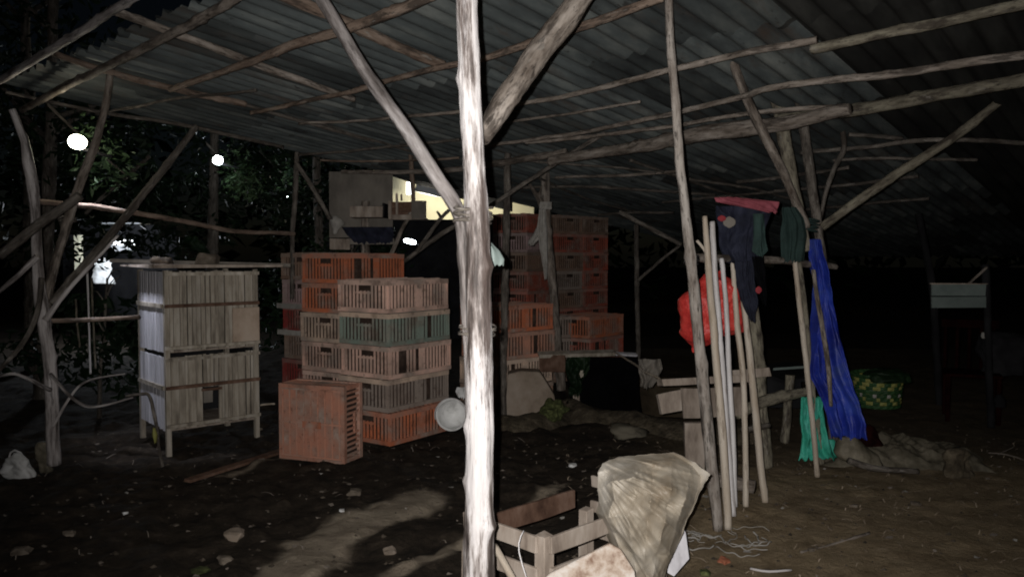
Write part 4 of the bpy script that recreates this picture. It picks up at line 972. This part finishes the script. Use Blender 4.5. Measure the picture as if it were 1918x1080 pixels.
# woven basket
bs = empty('woven_basket', P(1663, 768, 6.4), 0, 'round woven basket with green and yellow zigzag bands', 'basket')
nb = 9; hB = P(1663, 704, 6.4).z - P(1663, 768, 6.4).z; rB = pxr(48, 6.4)
for k in range(nb):
    V, Fc = [], []; sg = 44; z0 = hB * k / nb; z1 = hB * (k + .92) / nb
    for s in range(sg):
        a = 2 * math.pi * s / sg; bump_ = .008 * ((s + k) % 2)
        for z_, dr in ((z0, 0), ((z0 + z1) / 2, bump_), (z1, 0)):
            r_ = rB * (.88 + .12 * z_ / hB) + dr; V.append(Vector((r_ * math.cos(a), r_ * math.sin(a) + rB, z_)))
    for s in range(sg):
        s2 = (s + 1) % sg
        for j in range(2): Fc.append((s * 3 + j, s2 * 3 + j, s2 * 3 + j + 1, s * 3 + j + 1))
    me = mesh('woven_band', V, Fc, M['green_band']); me.materials.append(M['yellow_band']); me.materials.append(M['rag'])
    for i, p_ in enumerate(me.polygons):
        s = i // 2
        ph = (s + (k % 4 if k < 5 else -k)) % 4
        if k in (1, 5, 6, 7) and ph < 2: p_.material_index = 1
        if k == 3 and ph == 0: p_.material_index = 2
        if k in (2,) and ph == 0: p_.material_index = 1
    link('woven_band', me, None, bs)
V, Fc = lathe([(.001, .01), (rB * .86, .0), (rB * .8, .02)]); V = [v + Vector((0, rB, 0)) for v in V]
link('basket_bottom', mesh('basket_bottom', V, Fc, M['green_band']), None, bs)
blob('basket_grass', [(690, 1640, 1680), (700, 1622, 1702), (712, 1620, 1704)], 6.5, 'leaf', .9, .03, 12, 'dark cut grass heaped in the woven basket', 'grass')
# red plastic chair, almost lost in the dark
ch = empty('red_chair', P(1770, 800, 7.2), R(-25), 'dark red plastic chair barely visible in the far right gloom', 'chair')
def cbx(name, x0, x1, y0, y1, z0, z1):
    V, Fc = box_geo([], [], Vector(((x0 + x1) / 2, (y0 + y1) / 2, (z0 + z1) / 2)), x1 - x0, y1 - y0, z1 - z0)
    o = link(name, mesh(name, V, Fc, M['ironred']), None, ch); md = o.modifiers.new('bevel', 'BEVEL'); md.width = .006
ch.location.z = -.02
for x in (.0, .4):
    for y in (0, .4): cbx('leg', x, x + .04, y, y + .04, 0, .42)
cbx('seat', -.01, .45, -.01, .45, .42, .45)
for x in (0, .1, .2, .3, .4): cbx('back_slat', x, x + .03, .40, .425, .45, .84)
cbx('top_rail', -.02, .46, .395, .43, .84, .92)
blob('dark_bundle', [(738, 1868, 1876), (748, 1860, 1884), (762, 1862, 1884)], 7, 'bldark', .8, .01, 8, 'small grey round lump in the dark right corner', 'lump', seg=20, steps=10)
blob('clutter_heap', [(620, 1850, 1900), (630, 1838, 1935), (650, 1834, 1940), (700, 1840, 1940)], 7.3, 'bldark', .6, .04, 5, 'dark covered heap at the far right edge', 'heap')
blob('white_scrap', [(622, 1838, 1846), (628, 1836, 1850), (633, 1838, 1848)], 7.1, 'rag', .8, .008, 8, 'tiny white scrap on the dark heap at right', 'scrap', seg=16, steps=8)

# white bags at left edge
wb_ = empty('carrier_bag', GZ(38, 888), 0, 'knotted white carrier bag on the ground at the left edge', 'bag')
o = blob('bag_body', [(848, 24, 40), (856, 18, 48), (868, 8, 56), (880, 4, 60), (890, 12, 62), (900, 30, 60)], 5.35, 'white_plastic', .6, .03, 8, seg=40, steps=26); o.parent = wb_; o.location = o.location - wb_.location
pole('bag_handle', [p - wb_.location for p in pp([(20, 862), (18, 850), (28, 842), (42, 850), (44, 862)], 5.35)], [.006, .007], 'white_stick', parent=wb_, knots=False, seg=6)
blob('feed_bag', [(828, 70, 92), (840, 68, 96), (860, 68, 98), (884, 72, 96)], 5.4, 'dullbag', .6, .02, 8, 'upright greenish white bag next to the knotted carrier bag', 'bag', seg=30, steps=20)

# ------------------------------------------------------------------ stones, litter
stones = [(440, 1005, .055, 'angular pinkish stone in the dark mud at lower left', 'concrete'), (40, 1036, .05, 'pale stone at the lower left corner', 'stone'),
          (665, 925, .045, 'pale stone on the upper edge of the light path patch', 'stone'), (730, 1035, .035, 'small pinkish stone between the two light path strips', 'concrete'),
          (235, 962, .018, 'small white chip in the dark mud at left', 'white_plastic'), (640, 956, .015, 'tiny white chip beside the light path patch', 'white_plastic'),
          (1072, 873, .03, 'white flat scrap on the dark earth behind the slatted box', 'white_plastic'), (485, 805, .03, 'grey stone behind the leaning cage leg', 'stone'),
          (420, 1050, .035, 'grey stone below the angular pinkish stone', 'stone'), (378, 1072, .04, 'mossy stone at the bottom edge left of the path', 'moss'),
          (330, 985, .02, 'small dull stone left of the angular pinkish stone', 'stone'), (1355, 1052, .03, 'orange clay lump at the bottom right of centre', 'orange_clay'),
          (1320, 1075, .03, 'dark mossy lump at the bottom edge', 'moss'), (1600, 948, .022, 'small pale stone in the middle of the dry earth', 'stone'), (1520, 1030, .018, 'small dirt stone on the dry earth near the bottom', 'stone'),
          (1715, 945, .03, 'brown stone on the dry earth at right', 'stone'), (130, 1000, .03, 'dark stone in mud near the lower left', 'stone'), (500, 960, .02, 'small brown stone above the light path', 'stone')]
M['orange_clay'] = mat('orange_clay', [(.3, .1, .05), (.45, .17, .1)], 12, .9, .5)
for x, y, r_, lb, m_ in stones:
    p = GZ(x, y); rock('stone' if 'scrap' not in lb and 'chip' not in lb else 'scrap', p + Vector((0, 0, r_ * .2)), r_, m_, lb, 'stone' if 'scrap' not in lb else 'scrap', flat=.55, rz=random.random() * 3, sub=2, ang=.5)
def debris(name, nn, region, mk, m, sd, kindlab=None):
    r_ = random.Random(sd); V, Fc = [], []
    for _ in range(nn):
        x = r_.uniform(region[0], region[1]); y = r_.uniform(region[2], region[3]) ; mk(r_, V, Fc, x, y, gheight(x, y))
    o = link(name, mesh(name, V, Fc, M[m]), None); o['kind'] = 'stuff'; return o
def peb(r_, V, Fc, x, y, z):
    s = r_.choice([.004, .006, .008, .012, .018]); b = len(V)
    for (i, j, k) in ((1, 0, 0), (0, 1, 0), (-1, 0, 0), (0, -1, 0), (0, 0, .7), (0, 0, -.7)):
        V.append((x + i * s * r_.uniform(.6, 1.3), y + j * s * r_.uniform(.6, 1.3), z + k * s))
    for f in ((0, 1, 4), (1, 2, 4), (2, 3, 4), (3, 0, 4), (1, 0, 5), (2, 1, 5), (3, 2, 5), (0, 3, 5)): Fc.append(tuple(b + q for q in f))
def straw(r_, V, Fc, x, y, z):
    a = r_.uniform(0, 6.28); L = r_.uniform(.02, .10); w = r_.uniform(.0012, .003); b = len(V)
    bend = r_.uniform(-.5, .5); px_, py_ = x, y
    for i in range(4):
        aa = a + bend * i; nx_, ny_ = -math.sin(aa) * w, math.cos(aa) * w
        zz = gheight(px_, py_) + .004 + .012 * math.sin(i * 1.05)
        V.append((px_ + nx_, py_ + ny_, zz)); V.append((px_ - nx_, py_ - ny_, zz + .001)); px_ += math.cos(aa) * L / 3; py_ += math.sin(aa) * L / 3
    for i in range(3): Fc.append((b + 2 * i, b + 2 * i + 1, b + 2 * i + 3, b + 2 * i + 2))
def flake(r_, V, Fc, x, y, z):
    s = r_.uniform(.008, .03); b = len(V); a = r_.uniform(0, 6.28)
    for i in range(5):
        t_ = a + i * 1.256; V.append((x + math.cos(t_) * s * r_.uniform(.5, 1), y + math.sin(t_) * s * r_.uniform(.3, .8), z + .006 + r_.uniform(0, .012)))
    Fc.append(tuple(b + i for i in range(5)))
debris('gravel', 1500, (-3.8, 4.2, 2.6, 7.0), peb, 'mudstone', 1)
debris('straw_litter', 520, (.4, 4.2, 2.6, 6.5), straw, 'bamboo', 2)
debris('straw_litter', 90, (-3.5, .6, 2.8, 6.5), straw, 'bark', 3)
debris('dead_leaf_litter', 340, (-3.5, 4.0, 2.7, 6.5), flake, 'bark', 4)
debris('white_litter', 22, (.8, 3.6, 2.9, 5.8), flake, 'rag', 5)
debris('white_litter', 16, (-2.8, .6, 3.0, 6.0), flake, 'rag', 6)
# string tangle
V, Fc, PCs = [], [], []
rg = random.Random(4)
c0 = GZ(1370, 1015)
for k in range(16):
    x, y = c0.x + rg.gauss(-.08, .14), c0.y + rg.gauss(-.02, .09); a = rg.uniform(0, 6.28); pts = []
    for i in range(9):
        pts.append(Vector((x, y, gheight(x, y) + .010 + .018 * abs(math.sin(i * 1.3 + k))))); a += rg.uniform(-.2, 1.0); x += math.cos(a) * .035; y += math.sin(a) * .035
    tube_geo(pts, [rg.choice([.002, .003, .0045])], V=V, Fc=Fc, PC=PCs, seg=5, step=.012, knots=False, wob=0)
o = link('string_tangle', mesh('string_tangle', V, Fc, M['rag'], True, PCs), None); tag(o, 'tangled pale string and torn netting at the foot of the leaning sticks', 'string')
pole('root', pp([(1500, 1060), (1560, 1044), (1628, 1022)], 4.0, 4.25), [.007, .009], 'bark', 'thin stick lying on the dry earth near the bottom right', 'stick')
for o_ in (COL.objects[-1],): o_.location.z = gheight(o_.location.x, o_.location.y) + .012
pole('ground_twig', [GZ(1405, 1068, .008), GZ(1440, 1074, .01), GZ(1482, 1070, .008)], [.006, .005], 'white_stick', 'pale twig lying at the bottom edge right of centre', 'twig')
pole('ground_twig', [GZ(1850, 852, .02), GZ(1890, 858, .03), GZ(1925, 868, .02)], [.007, .005], 'bark', 'thin branching twig on the ground at the right edge', 'twig', branches=[([GZ(1870, 855, .02), GZ(1900, 848, .05)], [.004, .003])])
beam_board('ground_board', GZ(352, 905, .02), GZ(535, 846, .02), .06, .02, 'plankred', normal=Vector((0, -.2, 1)), label='long narrow board lying on the ground before the cage', cat='board')
pole('ground_twig', pp([(470, 764), (490, 758), (515, 756)], 6.6), [.008, .008], 'bamboo', 'short pale twig between the cage and the crates', 'twig')

# ------------------------------------------------------------------ trees and undergrowth on the left and behind
def leafcloud(name, blobs, nn, size, m, parent=None, sd=0):
    r_ = random.Random(sd); V, Fc = [], []
    for _ in range(nn):
        c, rad = r_.choice(blobs)
        while True:
            d = Vector((r_.uniform(-1, 1), r_.uniform(-1, 1), r_.uniform(-1, 1)))
            if .25 < d.length < 1: break
        p = Vector(c) + Vector((d.x * rad[0], d.y * rad[1], d.z * rad[2]))
        if noise.noise(p * 1.7) < -.12: continue
        a = Vector((r_.gauss(0, 1), r_.gauss(0, 1), r_.gauss(-.4, .6))).normalized(); b_ = a.cross(Vector((r_.gauss(0, 1), r_.gauss(0, 1), r_.gauss(0, 1)))).normalized()
        s = size * r_.uniform(.5, 1.4); k = len(V); cup = a.cross(b_) * s * .12
        V += [p, p + a * s * .5 + b_ * s * .2 + cup, p + a * s, p + a * s * .5 - b_ * s * .2 + cup]; Fc.append((k, k + 1, k + 2, k + 3))
    o = link(name, mesh(name, V, Fc, M[m]), None, parent); o['kind'] = 'stuff'; return o
def tree(x, y, h, blobs, nn, size, label, r0=.06, lean=(0, 0), sd=0, trunkpts=None, m='barkd', nm='tree'):
    t_ = empty(nm, (x, y, 0), 0, label, 'tree' if nm == 'tree' else 'shrub')
    pts = trunkpts or [Vector((lean[0], lean[1], h)), Vector((lean[0] * .6, lean[1] * .6, h * .6)), Vector((lean[0] * .1, 0, h * .25)), Vector((0, 0, -.05))]
    brs = []
    r_ = random.Random(sd)
    for k in range(5):
        s = pts[1].lerp(pts[0], r_.random()); d = Vector((r_.uniform(-.6, .6), r_.uniform(-.4, .4), r_.uniform(.2, .6))) * h * .28
        brs.append(([s, s + d * .5 + Vector((0, 0, .05)), s + d], [r0 * .4, r0 * .3, r0 * .12]))
    pole('trunk', pts, [r0 * .5, r0 * .7, r0 * .9, r0 * 1.1], m, parent=t_, branches=brs, step=.08)
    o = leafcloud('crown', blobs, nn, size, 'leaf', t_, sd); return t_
# crooked near trunk at the left edge (surveyed)
tk = [(22, 205), (46, 262), (52, 300), (62, 350), (68, 420), (70, 480), (78, 560), (90, 660), (98, 760), (102, 868)]
o = pole('dead_tree', pp(tk, 5.0, 5.4), [.022, .024, .034, .036, .03, .032, .04, .04, .042, .046], 'peeled2', 'crooked pale barked trunk at the left edge of the shed', 'tree',
         branches=[([P(70, 480, 5.1), P(30, 520, 5.1), P(-20, 560, 5.2)], [.02, .016, .01]), ([P(84, 600, 5.2), P(140, 530, 5.3), P(220, 440, 5.5)], [.02, .014, .008]),
                   ([P(95, 700, 5.3), P(160, 760, 5.2), P(250, 745, 5.2)], [.012, .01, .005]), ([P(95, 730, 5.3), P(30, 700, 5.0), P(-20, 712, 5.0)], [.014, .01, .006]), ([P(98, 800, 5.3), P(150, 720, 5.4), P(235, 700, 5.4)], [.01, .008, .004])])
tree(-4.9, 8.2, 4.2, [((0, 0, 3.4), (1.3, .9, 1.0)), ((.7, .3, 2.7), (.9, .8, .7)), ((-.9, 0, 2.6), (.9, .8, .8))], 3200, .13, 'dark leafy tree behind the brightest lamp', .09, (.2, 0), 1)
tree(-3.75, 9.8, 4.0, [((0, 0, 3.1), (1.2, .8, .9)), ((.8, 0, 2.4), (.7, .6, .7)), ((-.5, .2, 2.0), (.8, .6, .6))], 3000, .12, 'leafy tree round the smaller cool lamp', .08, (.1, 0), 2)
tree(-2.7, 11.2, 4.4, [((0, 0, 3.2), (1.1, .8, .8)), ((-.6, .3, 2.3), (.8, .6, .6)), ((.4, .2, 1.7), (.7, .5, .5))], 2600, .12, 'dark tree with lit leaf edges left of the plywood panel', .08, (-.1, 0), 3)
tree(-6.4, 10.5, 5, [((0, 0, 3.8), (1.7, 1, 1.4)), ((.6, 0, 2.2), (1.2, .8, .9))], 3200, .15, 'tall dark tree at the far left edge', .1, (0, 0), 4)
tree(-3.9, 7.4, 1.3, [((0, 0, .75), (.8, .5, .5)), ((.5, .1, .5), (.5, .4, .35))], 2200, .13, 'low bush with broad green leaves left of the slatted cage', .02, (.1, 0), 5, nm='bush')
tree(-4.6, 6.2, 1.1, [((0, 0, .5), (.8, .5, .45)), ((-.4, .1, .8), (.5, .4, .35))], 1500, .12, 'dark low bush at the left edge behind the white bags', .02, (0, 0), 6, nm='bush')
tree(-1.9, 9.4, 2.0, [((0, 0, 1.1), (.8, .6, .8)), ((-.8, .3, .9), (.7, .6, .6))], 1600, .12, 'dark bush between the cage and the leftmost crates', .03, (0, 0), 7, nm='bush')
# far wood closing the view
blobs = [((x, 30 + 3 * math.sin(x), 3.2), (3, 2, 4.2)) for x in range(-34, 36, 4)]
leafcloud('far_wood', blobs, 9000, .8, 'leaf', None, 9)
# hanging vines / aerial roots
for i, (px_, y0, y1) in enumerate([(163, 480, 700), (172, 520, 690), (142, 560, 650)]):
    pole('vine', pp([(px_, y0), (px_ + 3, (y0 + y1) / 2), (px_ + 8, y1)], 6.6), [.008, .008], 'white_stick' if i == 0 else 'barkg', ['longest pale hanging vine left of the cage', 'dark hanging vine left of the cage', 'short hanging vine near the bent trunk'][i], 'vine')

# ------------------------------------------------------------------ lamps
def lamp(name, px, py, Y, w, h, m, energy, col, label, rz=0, tilt=0, glow=0, soft=.06):
    c = P(px, py, Y); t_ = empty(name, c, rz, label, 'lamp'); t_.rotation_euler = (tilt, R(14), rz)
    V, Fc = [], []
    for yy in (-.01, .01):
        for q_ in range(12): V.append(Vector((w * .5 * math.copysign(abs(math.cos(q_ * .5236)) ** .9, math.cos(q_ * .5236)), yy, h * .5 * math.copysign(abs(math.sin(q_ * .5236)) ** .9, math.sin(q_ * .5236)))))
    Fc = [tuple(range(12)), tuple(range(23, 11, -1))] + [((q_ + 1) % 12, q_, q_ + 12, (q_ + 1) % 12 + 12) for q_ in range(12)]
    link('lit_panel', mesh('lit_panel', V, Fc, M[m]), None, t_)
    V, Fc = box_geo([], [], Vector((0, .035, 0)), w * .8, .04, h * .8)
    o = link('housing', mesh('housing', V, Fc, M['bldark']), None, t_)
    V, Fc = box_geo([], [], Vector((w * .5 + .08, .05, -h * .3)), .2, .02, .02)
    link('bracket', mesh('bracket', V, Fc, M['bldark']), None, t_)
    if energy:
        L_ = light('lamp_beam', 'SPOT', c + Vector((.02, -.06, 0)), energy, col, shadow_soft_size=soft, spot_size=R(52), spot_blend=1.0)
        L_.rotation_euler = (Vector((-2.95, 6.25, 1.0)) - L_.location).to_track_quat('-Z', 'Y').to_euler()
    if glow:
        L_ = light('leaf_fill', 'POINT', c + Vector((0, .02, -h - .03)), glow, col, shadow_soft_size=.03)
    return t_
lamp('flood_lamp', 145, 266, 5.9, .125, .105, 'lamp_warm', 130, (.82, .86, 1.0), 'brightest floodlight, warm white, hanging in the trees at upper left', R(12), R(-12), glow=.4)
lamp('flood_lamp', 408, 300, 9.0, .11, .10, 'lamp_cool', 0, (.85, .95, 1), 'smaller cool white lamp among leaves right of the brightest one', 0, 0, glow=.6)
lamp('small_lamp', 541, 372, 12.5, .09, .07, 'lamp_cool', 0, (.85, .92, 1), 'tiny white lamp beside the thin upright pole', 0, 0, glow=.6)
lamp('panel_lamp', 768, 452, 12.5, .2, .07, 'lamp_cool', 0, (.85, .95, 1), 'small slanted white lamp panel under the lit house', 0, 0).rotation_euler = (0, R(12), 0)
lamp('small_lamp', 172, 331, 12.0, .07, .05, 'lamp_cool', 0, (1, .85, .95), 'tiny pinkish light just below the brightest lamp', 0, 0)

for nm_, c_, n_l, sd_, lb_ in (('leafy_branch', P(150, 275, 6.15), 260, 21, 'leafy branch glinting around the brightest lamp'), ('leafy_branch', P(425, 318, 9.3), 420, 22, 'leafy branch lit around the smaller cool lamp'),
                         ('leafy_branch', P(520, 325, 11.6), 420, 23, 'leafy branch with pale lit leaves left of the plywood panel')):
    e_ = empty(nm_, c_, 0, lb_, 'branch')
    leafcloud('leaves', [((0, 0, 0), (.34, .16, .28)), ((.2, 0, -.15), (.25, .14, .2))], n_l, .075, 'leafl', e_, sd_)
    pole('twig', [Vector((-.3, .1, .35)), Vector((0, .1, .05)), Vector((.3, .1, -.2))], [.014, .01, .005], 'barkd', parent=e_, knots=False)
light('leaf_fill', 'POINT', P(520, 325, 11.2), 3, (.85, .92, 1), shadow_soft_size=.1)  # added light on the pale leaves; no fixture stands here
# ------------------------------------------------------------------ lit houses beyond
hs = empty('cream_house', P(850, 400, 18), 0, 'cream walled house lit by its porch lamp beyond the crates', 'house')
q = hs.location.copy()
def hb(name, x0, y0, x1, y1, Y, t, m, par=hs, b=None, **k):
    bq = b or q
    a = P(x0, y1, Y) - bq; c = P(x1, y0, Y) - bq
    V, Fc = box_geo([], [], (a + c) / 2 + Vector((0, t / 2, 0)), abs(c.x - a.x), t, abs(c.z - a.z)); return link(name, mesh(name, V, Fc, M[m]), None, par)
hb('upper_wall', 690, 310, 1000, 411, 18, .15, 'cream_wall')
hb('dark_front_box', 600, 413, 1010, 660, 14.6, 3.3, 'bldark')  # lean-to shape added to keep the area below the wall unlit
a = [P(700, 318, 16.9), P(840, 366, 16.9), P(960, 396, 16.9), P(960, 300, 16.9), P(700, 240, 16.9)]
V = [p - q for p in a] + [p - q + Vector((0, .1, 0)) for p in a]
link('roof', mesh('roof', V, [(0, 1, 2, 3, 4), (9, 8, 7, 6, 5), (0, 5, 6, 1), (1, 6, 7, 2), (2, 7, 8, 3), (3, 8, 9, 4), (4, 9, 5, 0)], M['bldark']), None, hs)
e1 = P(778, 352, 16.8) - q; e2 = P(836, 366, 16.8) - q
beam_board('fascia', e1, e2, .14, .03, 'white_wall', parent=hs)
V, Fc = box_geo([], [], P(766, 353, 17.5) - q, .1, .1, .26); link('porch_lamp', mesh('porch_lamp', V, Fc, M['strip']), None, hs)
l_ = light('porch_light', 'POINT', P(800, 372, 16.9) - q, 60, (1, .93, .74), shadow_soft_size=.15); l_.parent = hs
l_ = light('porch_light', 'POINT', P(905, 398, 16.9) - q, 50, (1, .93, .74), shadow_soft_size=.15); l_.parent = hs
hs2 = empty('white_house', P(220, 480, 15), 0, 'white house corner lit at night beyond the trees at left', 'house'); q2 = hs2.location.copy()
hb('wall_panel', 203, 447, 252, 470, 15, .1, 'white_wall', hs2, q2); hb('dark_wall', 120, 425, 330, 600, 15.3, .1, 'bldark', hs2, q2); hb('eave', 188, 417, 262, 421, 14.6, .4, 'white_wall', hs2, q2)
hb('dark_roof', 150, 421, 300, 445, 14.55, .3, 'bldark', hs2, q2)
hb('tube_lamp', 205, 450, 250, 458, 14.7, .05, 'strip', hs2, q2)
hb('post', 140, 440, 148, 512, 14, .12, 'salmon_post', hs2, q2) if 'salmon_post' in M else hb('post', 140, 440, 148, 512, 14, .12, 'pink_post' if 'pink_post' in M else 'cream_wall', hs2, q2)
l_ = light('house_light', 'POINT', P(215, 478, 13.2) - q2, 95, (.85, .92, 1), shadow_soft_size=.15); l_.parent = hs2
blob('hung_sheet', [(478, 182, 190), (490, 170, 210), (510, 172, 206), (522, 172, 215), (532, 178, 214)], 14, 'white_plastic', .3, .05, 3, 'pale sheet lit up by the white house at left', 'sheet', seg=30, steps=20)
blob('lit_leaf_clump', [(442, 352, 366), (452, 346, 380), (466, 350, 384), (474, 366, 390)], 9.5, 'leaf', .7, .06, 8, 'pale clump glinting above the cage', 'plant', seg=24, steps=14)
